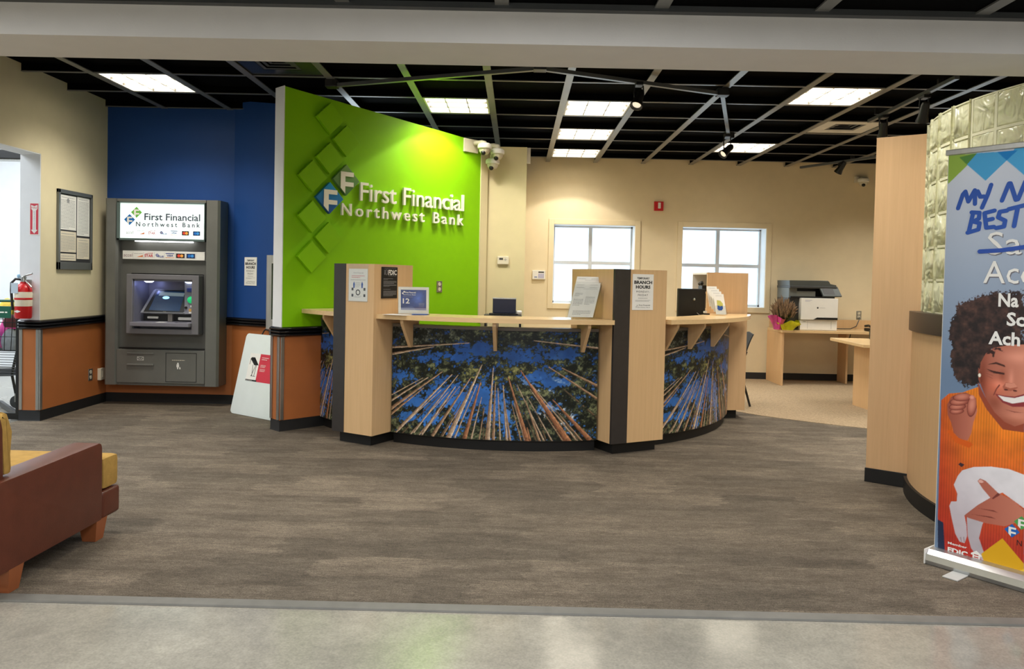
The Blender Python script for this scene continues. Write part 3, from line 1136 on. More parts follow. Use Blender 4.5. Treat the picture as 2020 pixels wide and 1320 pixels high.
# clear frame with the blue offer card
Fo = frame((-.955, 6.22, 1.0665), (1, .02, 0), (0, -.12, 1)) 
t = thing('sign_holder', 'clear acrylic frame with blue 12 month offer card on the counter beside left pillar', 'sign', (-.83, 6.22, 1.066))
MB().box(0, .245, .004, .222, 0, .003, F=Fo).build('backing_card', M['paper'], t)
MB().box(-.004, .25, 0, .226, .0036, .0056, F=Fo).build('clear_cover', M['acrylic'], t)
MB().box(-.96, -.705, 6.16, 6.28, 1.0668, 1.070).build('foot', M['acrylic'], t)


def offer(u, v):
    x, y = u, v
    n = fbm(x * 5, y * 5, 2, 3)
    c = np.array([38, 62, 128])[None] * (.8 + .5 * n[:, None])
    gl = np.exp(-((x - .68) / .2) ** 2 - ((y - .6) / .3) ** 2)[:, None]
    c = c + gl * np.array([40, 50, 70])
    b = y < .1
    c[b] = np.array([150, 156, 190])
    return c


def opos(u, v):
    P = np.stack([.02 + .205 * u, .035 + .165 * v, np.full_like(u, .0033)], 1)
    m = np.array(Fo)
    return P @ m[:3, :3].T + m[:3, 3]


painted('offer_card', 60, 50, opos, offer, M['print'], t)
lettering(t, Fo, M['paper'], [('First Financial', .055, .172, .085, .013, dict(bold=.02)), ('Northwest Bank', .04, .155, .1, .01), ('12', .036, .088, .055, .042, dict(bold=.02))], n0=.0036)
rows(t, Fo, M['greyink'], [(.036, .138, .08, .008, 1), (.165, .06, .045, .035, 4)], n0=.0036)
mb = MB()
mb.poly([(*p, .0037) for p in diamond(.047, .183, .008)], Fo)
mb.poly([(*p, .0037) for p in diamond(.036, .171, .008)], Fo)
mb.build('logo_diamond', M['paper'], t)
tag(MB().box(-.10, .11, -.10, .06, 0, .0012, F=Matrix.Translation((-.93, 6.12, 1.0665)) @ Matrix.Rotation(R(-22), 4, 'Z')).build('paper_sheet', M['paper']),
    'loose white sheet lying on the counter before the offer card', 'paper')
t = thing('pen', 'thin dark pen lying on counter in front of blue offer card', 'pen', (-.76, 6.12, 1.0665))
MB().tube([(-.83, 6.10, 1.0715), (-.71, 6.13, 1.0715)], .0045, 8).build('barrel', M['blueink'], t)
MB().tube([(-.71, 6.13, 1.0715), (-.69, 6.135, 1.0715)], [.0045, .001], 8).build('tip', M['black'], t)

# clear tiered holder full of printed forms
Ff = frame((.40, 6.05, 1.072), (1, .06, 0), (.24, .20, 1))
t = thing('form_holder', 'clear tiered holder of printed white forms beside the right pillar', 'document holder', (.5, 6.1, 1.066))
mb = MB()
mb.box(.40, .60, 6.02, 6.16, 1.0668, 1.071)
mb.box(-.006, .21, 0, .30, .012, .014, F=Ff)
mb.box(-.006, -.003, 0, .28, -.12, .014, F=Ff)
mb.box(.207, .21, 0, .28, -.12, .014, F=Ff)
mb.build('clear_tray', M['acrylic'], t)
for (x, y, h, n, k) in ((.006, .095, .265, -.085, 0), (.002, .05, .25, -.04, 1), (0, .008, .262, .004, 2)):
    MB().box(x, x + .20, y, y + h, n, n + .006, F=Ff).build('form_stack', M['paper'], t)
    top = y + h
    rows(t, Ff, M['greyink'], [(x + .015, top - .022, .06, .008, 1), (x + .12, top - .022, .06, .008, 1), (x + .07, top - .032, .11, .005, 1)], n0=n + .0066)
rows(t, Ff, M['greyink'], [(.015, .18, .06, .03, 3), (.015, .10, .075, .06, 5), (.105, .11, .075, .07, 6), (.03, .025, .14, .04, 4)], n0=.0106)

# slim brochure rack
Fr = frame((1.885, 7.26, 1.072), (1, .12, 0), (-.10, .30, 1))
t = thing('brochure_rack', 'slim tiered stand of white brochures on the right counter section', 'brochures', (1.93, 7.3, 1.066))
mb = MB()
mb.box(1.88, 1.99, 7.24, 7.36, 1.0668, 1.071)
mb.box(-.003, .108, 0, .09, .006, .008, F=Fr)
mb.build('clear_tray', M['acrylic'], t)
for k in range(4):
    x, y, n = -.006 * k, .006 + .034 * k, -.03 * k
    MB().box(x, x + .1, y, y + .2, n - .004, n, F=Fr).build('brochure', M['paper'], t)
    rows(t, Fr, M['greyink'], [(x + .02, y + .178, .06, .008, 1)], n0=n + .0006)
MB().poly([(.02, .08, .001), (.075, .075, .001), (.08, .11, .001), (.06, .14, .001), (.025, .145, .001)], Fr).build('yellow_print', pm('yellow_green_print', (190, 186, 90), .6), t)
MB().poly([(.018, .06, .0016), (.03, .045, .0016), (.06, .045, .0016), (.075, .065, .0016), (.072, .09, .0016), (.05, .082, .0016), (.025, .095, .0016)], Fr).build('blue_print', M['blueink'], t)
t = thing('desk_stapler', 'small black and white stapler on counter before the end cabinet', 'stapler', (1.83, 7.42, 1.066))
MB().box(1.80, 1.86, 7.40, 7.43, 1.0665, 1.078, bev=.004).build('base', M['black'], t)
MB().box(1.80, 1.835, 7.402, 7.428, 1.079, 1.10, bev=.006).build('arm', M['whiteplastic'], t)

# screens on the staff side
t = thing('computer_monitor', 'black monitor seen from behind beside the end cabinet', 'monitor', (1.58, 7.55, .745))
Fm = frame((1.575, 7.50, .747), (.95, .3, 0), (0, 0, 1))
MB().box(.0, .30, .2, .565, -.035, 0, F=Fm, bev=.008).build('screen_housing', M['black'], t)
MB().box(.12, .18, .004, .26, -.03, .018, F=Fm, bev=.004).build('stand', M['black'], t)
MB().box(.03, .27, .001, .012, -.1, .08, F=Fm, bev=.004).build('base', M['black'], t)
MB().ball((.17, .46, .004), .014, F=Fm).build('badge', M['alu'], t)
MB().tube([Fm @ Vector(p) for p in ((.2, .33, .012), (.225, .31, .014), (.235, .27, .012), (.235, .2, .012))], .004, 6).build('cable', M['greyink'], t)
t = thing('desk_phone', 'black office phone on the upper shelf of end cabinet', 'phone', (1.95, 7.93, 1.282))
MB().box(1.885, 2.06, 7.85, 8.02, 1.283, 1.345, bev=.01).build('body', M['black'], t)
MB().tube([(1.885, 7.86, 1.36), (1.90, 7.93, 1.375), (1.89, 8.0, 1.36)], .016, 8).build('handset', M['black'], t)
t = thing('monitor_riser', 'low black riser stand under the navy screen behind the counter', 'riser', (-.13, 6.95, .745))
MB().box(-.29, .05, 6.86, 7.12, 1.02, 1.045, bev=.006).build('shelf', M['black'], t)
for x in (-.285, .025):
    MB().box(x, x + .02, 6.87, 7.11, .746, 1.021).build('leg', M['black'], t)
t = thing('tablet_screen', 'navy screen back standing on black riser behind middle counter', 'screen', (-.11, 6.95, 1.046))
Fm = frame((-.215, 6.93, 1.046), (1, -.03, 0), (0, 0, 1))
MB().box(0, .21, .012, .145, -.02, 0, F=Fm, bev=.006).build('screen_housing', pm('navy_plastic', (30, 34, 62), .4), t)
MB().box(-.002, .212, .139, .152, -.022, .002, F=Fm, bev=.003).build('top_edge', M['alu'], t)
MB().box(-.03, .23, .0005, .012, -.08, .03, F=Fm, bev=.004).build('base', M['black'], t)
t = thing('paper_roll', 'white paper roll beside the navy screen on black riser', 'paper roll', (.02, 6.93, 1.046))
MB().tube([(.0, 6.93, 1.066), (.045, 6.94, 1.066)], .02, 14).build('roll', M['paper'], t)
MB().tube([(-.002, 6.93, 1.066), (.047, 6.94, 1.066)], .006, 8).build('core', M['greyink'], t)

# ------------------------------------------------------------------ cash machine
YF = 7.75
ATM = thing('cash_machine', 'grey wall cash machine with lit bank sign on the blue wall', 'cash machine', (-3.58, 7.98, .2))
mb = MB()
mb.prism([(-4.165, YF + .012), (-4.15, YF), (-4.06, YF), (-4.045, YF + .03), (-4.045, 7.97), (-4.165, 7.97)], .21, 2.095)
mb.prism([(-3.155, YF + .03), (-3.14, YF), (-3.03, YF), (-3.008, YF + .02), (-3.008, 7.97), (-3.155, 7.97)], .21, 2.095)
mb.box(-4.05, -3.15, YF + .005, 7.97, 2.066, 2.095, bev=.004)
mb.box(-4.05, -3.15, YF + .03, 7.97, .205, .232, bev=.004)
mb.build('surround_frame', M['atm'], ATM)
mb = MB()
mb.box(-4.05, -3.15, 7.955, 7.968, .58, 1.70)
mb.box(-4.05, -3.93, 7.82, 7.955, .58, 1.70)
mb.box(-3.19, -3.15, 7.82, 7.955, .58, 1.70)
mb.box(-3.93, -3.19, 7.82, 7.955, 1.345, 1.70)
mb.box(-3.93, -3.19, 7.82, 7.955, .58, .735)
mb.build('recessed_face', M['atm2'], ATM)
# light box
LB = MB()
LB.box(-4.045, -3.155, YF - .012, 7.82, 1.675, 1.698, bev=.004)
LB.box(-4.045, -4.012, YF - .012, 7.82, 1.675, 2.066, bev=.004)
LB.box(-3.162, -3.155, YF - .012, 7.82, 1.675, 2.066, bev=.002)
LB.box(-4.045, -3.155, YF - .012, 7.82, 2.052, 2.066, bev=.004)
lb = LB.build('light_box', pm('grey_green_metal', (92, 108, 106), .4, .2), ATM)
Fl = frame((-4.012, YF - .002, 1.698), (1, 0, 0), (0, 0, 1))
LW, LH = .85, .354
MB().box(0, LW, 0, LH, -.03, 0, F=Fl).build('lit_sign_panel', emis('lit_sign_panel', (232, 250, 246), .72), ATM)
logo_flat(ATM, Fl, .193 * LW, .735 * LH, .056, pm('print_logo_green', (110, 186, 74), .6))
logo_flat(ATM, Fl, .111 * LW, .525 * LH, .056, pm('print_logo_blue', (14, 106, 186), .6))
lettering(ATM, Fl, pm('print_slate', (62, 68, 84), .6), [('First Financial', .286 * LW, .515 * LH, .664 * LW, .2 * LH, dict(bold=.02)), ('Northwest Bank', .187 * LW, .335 * LH, .762 * LW, .135 * LH, dict(space=1.5, bold=.02))])


def card_marks(parent, F, w, y, h, xs, bold):
    """row of small card network marks"""
    red = pm('print_card_red', (190, 40, 60), .6)
    blue = pm('print_card_blue', (28, 48, 140), .6)
    org = pm('print_card_orange', (222, 120, 60), .6)
    lettering(parent, F, pm('print_card_grey', (150, 120, 124), .6), [('accel', xs[0] - w / 2, y + .1 * h, w, .75 * h)])
    mb = MB()
    mb.poly([(xs[1] - w * .2, y + .1 * h, .0007), (xs[1] + w / 2, y + .1 * h, .0007), (xs[1] + w / 2, y + .5 * h, .0007)], F)
    mb.build('mark_wedge', org, parent)
    rows(parent, F, M['greyink'], [(xs[1] - w / 2, y + .7 * h, w, .25 * h, 1)])
    lettering(parent, F, red, [('STAR', xs[2] - w / 2, y + .08 * h, w, .6 * h, dict(bold=.02))])
    mb = MB()
    mb.tube([F @ Vector((xs[2] - w * .45 + w * .9 * k / 8, y + h * (.72 + .25 * math.sin(k / 8 * 2.2)), .0008)) for k in range(9)], h * .03, 5)
    mb.ball((xs[2] + w * .42, y + h * .95, .0006), h * .09, F=F, u=8, v=6, sc=(1, 1, .1))
    mb.build('mark_swoosh', red, parent)
    mb = MB()
    mb.poly([(*p, .0007) for p in diamond(xs[3] - w * .25, y + .55 * h, .42 * h)], F)
    mb.build('mark_diamond', blue, parent)
    mb = MB()
    mb.box(xs[3] - w * .27, xs[3] - w * .23, y + .2 * h, y + .9 * h, .0007, .0012, F=F)
    mb.box(xs[3] - w * .45, xs[3] - w * .05, y + .52 * h, y + .58 * h, .0007, .0012, F=F)
    mb.build('mark_cross', M['paper'], parent)
    lettering(parent, F, blue, [('PLUS', xs[3] - w * .12, y + .05 * h, w * .62, .42 * h, dict(bold=.03))])
    lettering(parent, F, blue, [('VISA', xs[4] - w * .36, y + .3 * h, w * .72, .4 * h, dict(bold=.03, shear=.2))])
    mb = MB()
    mb.poly([(xs[4] - w / 2, y + .88 * h, .0007), (xs[4] + w / 2, y + .88 * h, .0007), (xs[4] + w / 2, y + 1.02 * h, .0007), (xs[4] - w / 2, y + 1.02 * h, .0007)], F)
    mb.build('mark_bar', blue, parent)
    mb = MB()
    mb.poly([(xs[4] - w / 2, y, .0007), (xs[4] + w / 2, y, .0007), (xs[4] + w / 2, y + .08 * h, .0007), (xs[4] - w / 2, y + .08 * h, .0007)], F)
    mb.build('mark_bar', org, parent)
    for x, base, c1, c2 in ((xs[5], (40, 24, 22), (226, 70, 50), (244, 170, 70)), (xs[6], (16, 44, 92), (20, 110, 200), (60, 150, 226))):
        b = MB()
        b.poly([(x - w / 2, y, .0007), (x + w / 2, y, .0007), (x + w / 2, y + h, .0007), (x - w / 2, y + h, .0007)], F)
        b.build('mark_card', pm('print_card_base', base, .6), parent)
        for cx, c, n in ((x - .17 * w, c1, .0012), (x + .17 * w, c2, .0014)):
            b = MB()
            b.poly([(cx + .33 * h * math.cos(a), y + h / 2 + .33 * h * math.sin(a), n) for a in [2 * math.pi * q / 20 for q in range(20)]], F)
            b.build('mark_disc', pm('print_card_disc', c, .6), parent)


card_marks(ATM, Fl, .072, .105 * LH, .125 * LH, [.113 * LW, .246 * LW, .376 * LW, .512 * LW, .641 * LW, .776 * LW, .909 * LW], 0)
MB().box(-3.87, -3.29, YF + .012, YF + .05, 1.665, 1.676, bev=.002).build('lamp_strip', emis('lamp_strip', (255, 255, 255), 6.0), ATM)
MB().box(-4.007, -3.172, 7.79, 7.83, 1.487, 1.573, bev=.003).build('card_mark_bar', M['whiteplastic'], ATM)
Fc = frame((-4.007, 7.789, 1.487), (1, 0, 0), (0, 0, 1))
card_marks(ATM, Fc, .088, .02, .046, [.055, .163, .267, .374, .482, .588, .694], 1)
mb = MB()
for x in (.107, .213, .322, .426, .535, .64, .747):
    mb.poly([(x, .012, .0007), (x + .0015, .012, .0007), (x + .0015, .076, .0007), (x, .076, .0007)], Fc)
mb.build('divider_line', M['greyink'], ATM)
# user bezel
mb = MB()
mb.box(-3.922, -3.858, 7.70, 7.83, .736, 1.336, bev=.008)
mb.box(-3.263, -3.192, 7.70, 7.83, .736, 1.336, bev=.008)
mb.box(-3.87, -3.25, 7.70, 7.83, 1.285, 1.336, bev=.006)
mb.box(-3.87, -3.25, 7.70, 7.83, .736, .79, bev=.006)
bz = mb.build('bezel', M['bezel'], ATM)
mb = MB()
mb.prism([(-3.858, 7.72), (-3.85, 7.72), (-3.80, 7.935), (-3.858, 7.935)], .79, 1.285)
mb.prism([(-3.272, 7.72), (-3.263, 7.72), (-3.263, 7.935), (-3.275, 7.935)], .79, 1.285)
mb.box(-3.86, -3.26, 7.93, 7.945, .79, 1.285)
mb.box(-3.86, -3.26, 7.72, 7.935, 1.268, 1.286)
mb.box(-3.86, -3.26, 7.80, 7.935, .79, .86)
mb.build('niche', pm('niche_plastic', (108, 108, 122), .35), ATM)
# tilted screen
So = frame((-3.823, 7.785, .945), (1, 0, 0), (0, .45, 1))
mb = MB()
mb.prism([(0, 0), (.45, 0), (.478, .02), (.462, .262), (.105, .268), (.085, .25)], -.03, 0, F=So, bev=.006)
sc = mb.build('screen_surround', pm('screen_surround', (128, 130, 136), .35), ATM)
MB().prism([(.035, .012), (.435, .012), (.452, .025), (.44, .252), (.118, .256)], .001, .004, F=So).build('screen_rim', M['black'], ATM)
MB().prism([(.085, .028), (.40, .022), (.422, .238), (.14, .244)], .004, .0055, F=So).build('screen', emis('atm_screen', (28, 48, 74), .55, .15), ATM)
MB().prism([(.155, .19), (.412, .185), (.418, .222), (.165, .23)], .0056, .0062, F=So).build('screen_banner', emis('atm_banner', (112, 128, 132), .5, .3), ATM)
mb = MB()
mb.prism([(.235 + .035 * math.cos(a), .168 + .016 * math.sin(a)) for a in [2 * math.pi * k / 24 for k in range(24)]], .0056, .0063, F=So)
mb.build('screen_glow', emis('atm_glow', (150, 215, 255), 1.6), ATM)
rows(ATM, So, M['paper2'], [(.235, .012, .03, .006, 1)], n0=.0046)
# card reader column
mb = MB()
mb.prism([(-3.372, 7.79), (-3.264, 7.79), (-3.264, 7.93), (-3.36, 7.93)], .94, 1.268)
rc = mb.build('reader_column', pm('reader_column', (136, 138, 150), .35), ATM)
MB().box(-3.345, -3.268, 7.775, 7.80, 1.165, 1.205, bev=.006).build('card_slot', pm('slot_blue', (52, 70, 150), .3), ATM)
mb = MB()
mb.ball((-3.305, 7.79, 1.085), .04, u=16, v=10, sc=(1, .6, .9))
mb.build('lit_card_reader', emis('reader_green', (20, 168, 98), .9, .3), ATM, smooth=True)
MB().box(-3.325, -3.27, 7.784, 7.79, .968, .995).build('yellow_sticker', pm('yellow_sticker', (206, 160, 84), .6), ATM)
MB().box(-3.325, -3.27, 7.784, 7.79, .948, .963).build('white_sticker', M['paper'], ATM)
MB().box(-3.31, -3.29, 7.784, 7.79, 1.01, 1.03).build('white_sticker', M['paper'], ATM)
MB().tube([(-3.355, 7.795, 1.005), (-3.355, 7.78, 1.005)], .013, 14).build('headphone_jack', M['black'], ATM)
# dark slot band, rollers, shelf
MB().box(-3.81, -3.264, 7.84, 7.93, .86, .945).build('slot_band', pm('dark_slot_band', (22, 22, 26), .4), ATM)
MB().box(-3.765, -3.655, 7.815, 7.85, .885, .908, bev=.008).build('receipt_slot', M['whiteplastic'], ATM)
MB().box(-3.45, -3.264, 7.815, 7.85, .875, .905, bev=.008).build('cash_slot', M['whiteplastic'], ATM)
MB().prism([(-3.545, 7.80), (-3.50, 7.80), (-3.50, 7.86), (-3.56, 7.86)], .85, .945).build('divider_post', pm('divider_post', (104, 100, 98), .4), ATM)
MB().prism([(-3.865, 7.655), (-3.275, 7.655), (-3.262, 7.675), (-3.262, 7.83), (-3.865, 7.83)], .815, .855, bev=.006).build('shelf', pm('shelf_plastic', (124, 122, 132), .35), ATM)
mb = MB()
for k in range(3):
    mb.box(-3.625 + k * .03, -3.60 + k * .03, 7.70, 7.78, .8555, .857)
mb.build('key_labels', M['paper'], ATM)
MB().box(-3.43, -3.32, 7.70, 7.73, .8553, .8565).build('shelf_slot', M['black'], ATM)
for x in (-3.735, -3.32):
    MB().lathe([(.0, 0), (.052, 0), (.03, -.014), (.0, -.016)], F=Matrix.Translation((x, 7.79, 1.268)) @ Matrix.Diagonal((1, .6, 1, 1))).build('niche_lamp', emis('niche_lamp', (226, 236, 255), 5.0), ATM)
    lamp('cash_machine_lamp', 'POINT', (x, 7.80, 1.235), 0.28, (.32, .38, 1.0), .02)
# lower fascia
mb = MB()
mb.box(-4.046, -3.152, YF + .012, 7.95, .232, .572, bev=.004)
lf = mb.build('lower_fascia', M['atm'], ATM)
MB().box(-4.04, -3.16, 7.80, 7.85, .572, .588).build('fascia_gap', M['black'], ATM)
mb = MB()
mb.box(-3.936, -3.663, YF + .002, YF + .014, .528, .54, bev=.003)
mb.box(-3.936, -3.663, YF - .004, YF + .014, .412, .428, bev=.003)
mb.build('deposit_slot_lip', pm('slot_lip', (116, 116, 112), .4), ATM)
MB().box(-3.93, -3.67, YF + .009, YF + .0125, .532, .538).build('deposit_slot', M['black'], ATM)
mb = MB()
for x0, x1, z0, z1 in ((-3.545, -3.541, .25, .545), (-3.235, -3.231, .25, .545), (-3.545, -3.231, .541, .545), (-3.545, -3.231, .25, .254)):
    mb.box(x0, x1, YF + .0095, YF + .0125, z0, z1)
mb.build('door_seam', M['black'], ATM)
Fe = frame((-3.835, YF + .011, .462), (1, 0, 0), (0, 0, 1))
mb = MB()
for b in ((0, .066, 0, .004), (0, .066, .034, .038), (0, .004, 0, .038), (.062, .066, 0, .038)):
    mb.box(*b, .0005, .0012, F=Fe)
for p, q in (((.004, .034), (.033, .012)), ((.062, .034), (.033, .012)), ((.004, .004), (.024, .02)), ((.062, .004), (.042, .02))):
    mb.tube([Fe @ Vector((*p, .001)), Fe @ Vector((*q, .001))], .0016, 5)
mb.build('envelope_mark', M['paper'], ATM)
Fp = frame((-3.44, YF + .011, .38), (1, 0, 0), (0, 0, 1))
mb = MB()
mb.ball((.02, .058, .001), .009, F=Fp, u=10, v=6, sc=(1, 1, .1))
mb.prism([(.006, .02), (.032, .02), (.032, .05), (.006, .05)], .0006, .0012, F=Fp)
mb.prism([(.012, 0), (.024, 0), (.024, .02), (.012, .02)], .0006, .0012, F=Fp)
mb.prism([(.034, .0), (.048, 0), (.044, .022), (.036, .022)], .0006, .0012, F=Fp)
mb.build('litter_mark', M['paper'], ATM)
rows(ATM, Fp, M['paper2'], [(-.04, .082, .13, .018, 1)])

# notice, steel panel and leaning table on the blue wall
hours_w = frame((-2.805, YA - .0752, 1.243), AD.to_3d(), (0, 0, 1))
hours_sheet('narrow branch hours notice taped to the blue wall', hours_w, .172, .29)
ST = frame(tuple(A1 + AD * .50) + (.81,), AD.to_3d(), (0, 0, 1))
t = thing('steel_cabinet', 'brushed steel recessed cabinet on the blue wall at end of the black rail', 'cabinet', tuple(ST.translation))
mb = MB()
mb.box(0, .07, 0, .745, -.01, .035, F=ST, bev=.004)
mb.box(.07, .5, .66, .745, -.01, .035, F=ST, bev=.004)
mb.box(.07, .5, 0, .10, -.01, .035, F=ST, bev=.004)
mb.build('steel_frame', M['steel'], t)
MB().box(.07, .5, .10, .66, -.005, .012, F=ST).build('dark_window', M['black'], t)

TB0, TB1 = Vector((-2.775, 7.46, .006)), Vector((-2.225, 7.08, .006))
tu = (TB1 - TB0).normalized()
tn = Vector((tu.y, -tu.x, 0))
TF = frame(TB0 + tn * .0, tu, Vector((0, 0, 1)) - tn * .24)
t = thing('folding_table', 'white folded table leaning on the wall beside the cash machine', 'table', tuple(TB0))
TWI, THI = .90, .79
mb = MB()
rr = .035
oc = []
for cx, cy, a0 in ((TWI - rr, rr, -90), (TWI - rr, THI - rr, 0), (rr, THI - rr, 90), (rr, rr, 180)):
    oc += [(cx + rr * math.cos(R(a0 + 15 * k)), cy + rr * math.sin(R(a0 + 15 * k))) for k in range(7)]
mb.prism(oc, -.045, 0, F=TF, bev=.006)
mb.build('tabletop', pm('white_moulded_plastic', (222, 230, 228), .45, var=.02, bump=.1, bscale=300), t, smooth=True)
mb = MB()
mb.tube([TF @ Vector(p) for p in ((.21, THI, -.02), (.23, THI + .04, -.02), (.25, THI + .055, -.02), (.31, THI + .045, -.02), (.34, THI, -.02))], .007, 8)
mb.build('carry_handle', M['black'], t)
mb = MB()
mb.poly([(.13, .33, .0008), (.285, .33, .0008), (.285, .60, .0008), (.13, .60, .0008)], TF)
mb.build('label_sheet', M['paper'], t)
MB().poly([(.285, .33, .0008), (.52, .33, .0008), (.52, .60, .0008), (.285, .60, .0008)], TF).build('label_red', M['redprint'], t)
mb = MB()
mb.poly([(.145, .545, .0013), (.225, .51, .0013), (.285, .49, .0013), (.205, .56, .0013)], TF)
mb.poly([(.145, .545, .0013), (.16, .56, .0013), (.21, .562, .0013), (.285, .49, .0013), (.22, .485, .0013)], TF)
for p, q in (((.2, .49), (.215, .38)), ((.255, .49), (.245, .38)), ((.195, .38), (.265, .38)), ((.245, .49), (.205, .38)), ((.15, .54), (.15, .49))):
    mb.tube([TF @ Vector((*p, .0012)), TF @ Vector((*q, .0012))], .0022, 5)
mb.poly([(.13, .33, .0013), (.30, .33, .0013), (.30, .345, .0013), (.13, .345, .0013)], TF)
mb.build('table_print', M['ink'], t)
rows(t, TF, M['paper'], [(.315, .54, .1, .035, 2), (.315, .47, .08, .03, 3), (.315, .43, .08, .03, 3), (.135, .333, .1, .008, 1)], n0=.0015)

# ------------------------------------------------------------------ left wall things
NB = frame((XL, 7.10, 1.367), (0, 1, 0), (0, 0, 1))
t = thing('notice_board', 'grey framed notice board with five printed sheets on the left wall', 'notice board', (XL, 7.38, 1.74))
bw, bh = .57, .748
mb = MB()
for b in ((0, .03, 0, bh), (bw - .02, bw, 0, bh), (0, bw, bh - .035, bh), (0, bw, 0, .07)):
    mb.box(*b, .0005, .024, F=NB, bev=.003)
mb.build('frame', pm('frame_grey_metal', (118, 122, 120), .35, .5), t)
MB().box(.02, bw - .01, .05, bh - .02, .0005, .008, F=NB).build('backing', pm('board_backing', (44, 44, 46), .7), t)
for x, y, w, h in ((.035, .375, .27, .325), (.32, .33, .215, .375), (.035, .165, .27, .195), (.32, .105, .215, .205), (.035, .085, .27, .065)):
    s = MB().box(x, x + w, y, y + h, .0085, .0095, F=NB).build('sheet', M['paper2'] if h < .3 else M['paper'], t)
    rows(s, NB, M['greyink'], [(x + .03, y + h - .03, w - .06, .015, 1), (x + .02, y + .012, w - .04, h - .052, max(1, int(h / .016)))], n0=.0101)
mb = MB()
mb.prism([(.145, .655), (.17, .675), (.195, .655), (.195, .648), (.188, .648), (.188, .63), (.152, .63), (.152, .648), (.145, .648)], .0098, .0102, F=NB)
mb.build('house_print', M['greyink'], t)

FS = frame((-4.365, 6.862, 1.668), (1, 0, 0), (0, 0, 1))
t = thing('extinguisher_sign', 'red and white fire extinguisher arrow sign on the white opening edge', 'sign', (-4.32, 6.86, 1.81))
sw, sh = .085, .29
MB().box(0, sw, 0, sh, .0005, .0025, F=FS).build('sign_plate', M['paper'], t)
MB().box(.006, sw - .006, .008, sh - .008, .0025, .0028, F=FS).build('red_field', M['redprint'], t)
MB().prism([(.014, .27), (.042, .258), (.071, .27), (.071, .235), (.058, .22), (.058, .048), (.072, .048), (.0425, .014), (.013, .048), (.027, .048), (.027, .22), (.014, .235)], .0028, .0031, F=FS).build('white_arrow', M['paper'], t)
its = [('FIRE', .017, .236, .051, .016)]
for k, ch in enumerate('EXTINGUISHER'):
    its.append((ch, .0385 if ch != 'I' else .041, .202 - k * .0142, .008 if ch != 'I' else .003, .010))
lettering(t, FS, M['redprint'], its[:1], n0=.0034)
lettering(t, FS, pm('print_violet', (110, 90, 150), .6), its[1:], n0=.0034, joined=True)

t = thing('fire_extinguisher', 'red fire extinguisher hanging on the white edge of the left opening', 'fire extinguisher', (-4.365, 6.78, .93))
FX = Matrix.Translation((-4.368, 6.785, 0))
mb = MB()
mb.lathe([(.0, .925), (.06, .926), (.068, .94), (.068, 1.17), (.064, 1.195), (.045, 1.222), (.026, 1.235), (.024, 1.25), (.0, 1.25)], F=FX, seg=28)
mb.build('cylinder', M['red'], t, smooth=True)
mb = MB()
mb.lathe([(.0688, 1.035), (.0692, 1.037), (.0692, 1.16), (.0688, 1.162)], F=FX, seg=28)
mb.build('label_wrap', M['paper2'], t, smooth=True)
FXf = frame((-4.368, 6.785 - .0695, .96), (1, 0, 0), (0, 0, 1))
MB().prism([(-.04, .03), (-.01, .018), (.018, .03), (-.01, .042)], -.004, .001, F=FXf).build('diamond_mark', M['paper'], t)
MB().lathe([(.0694, 1.092), (.0702, 1.094), (.0702, 1.108), (.0694, 1.11)], F=FX, seg=28).build('strap', M['red'], t, smooth=True)
mb = MB()
mb.lathe([(.0, 1.25), (.02, 1.25), (.022, 1.285), (.014, 1.30), (.0, 1.30)], F=FX, seg=14)
mb.build('valve', M['alu'], t, smooth=True)
mb = MB()
mb.box(-4.39, -4.345, 6.775, 6.795, 1.285, 1.295)
mb.tube([(-4.37, 6.785, 1.293), (-4.335, 6.77, 1.31), (-4.275, 6.76, 1.325)], .008, 8)
mb.tube([(-4.36, 6.785, 1.27), (-4.32, 6.77, 1.24), (-4.285, 6.765, 1.205)], .007, 8)
mb.build('lever_handle', M['alu'], t)
mb = MB()
mb.ball((-4.385, 6.745, 1.30), .016, u=12, v=8, sc=(1, .4, 1.2))
mb.build('gauge', pm('gauge_blue', (150, 190, 220), .3), t)
mb = MB()
mb.box(-4.432, -4.372, 6.712, 6.716, 1.15, 1.24)
mb.build('inspection_tag', pm('tag_pale_blue', (198, 214, 228), .6), t)
mb = MB()
mb.tube([(-4.385, 6.785, 1.27), (-4.43, 6.77, 1.275), (-4.452, 6.75, 1.24), (-4.448, 6.74, 1.17), (-4.44, 6.74, 1.08), (-4.437, 6.745, 1.0)], .011, 10)
mb.build('hose', M['black'], t, smooth=True)
mb = MB()
mb.box(-4.39, -4.346, 6.84, 6.862, 1.0, 1.27)
mb.build('wall_bracket', M['alu'], t)


def outlet(label, F, plate, two=True, group=None):
    t = thing('wall_outlet', label, 'outlet', tuple(F.translation))
    MB().box(-.036, .036, -.058, .058, .0003, .006, F=F, bev=.002).build('cover_plate', plate, t)
    for y in (-.026, .026):
        f = MB().prism([(.018 * math.cos(a), y + .018 * math.sin(a)) for a in [2 * math.pi * k / 16 for k in range(16)]], .006, .008, F=F).build('socket', M['beigeplastic'], t)
        mb = MB()
        mb.box(-.009, -.006, y - .004, y + .007, .008, .0084, F=F)
        mb.box(.006, .009, y - .004, y + .007, .008, .0084, F=F)
        mb.build('slots', M['ink'], f)
    return t


outlet('steel power outlet low on the orange left wall panel', frame((XL + .0065, 7.672, .318), (0, 1, 0), (0, 0, 1)), M['alu'])
t = thing('wall_switch_box', 'cream wall box low on orange panel next to the steel outlet', 'wall box', (XL, 7.85, .3))
Fw = frame((XL + .0065, 7.85, .303), (0, 1, 0), (0, 0, 1))
MB().box(-.045, .045, -.06, .06, .0003, .035, F=Fw, bev=.004).build('box', M['beigeplastic'], t)
MB().box(-.017, .017, -.034, .034, .035, .0375, F=Fw, bev=.002).build('rocker', M['paper2'], t)

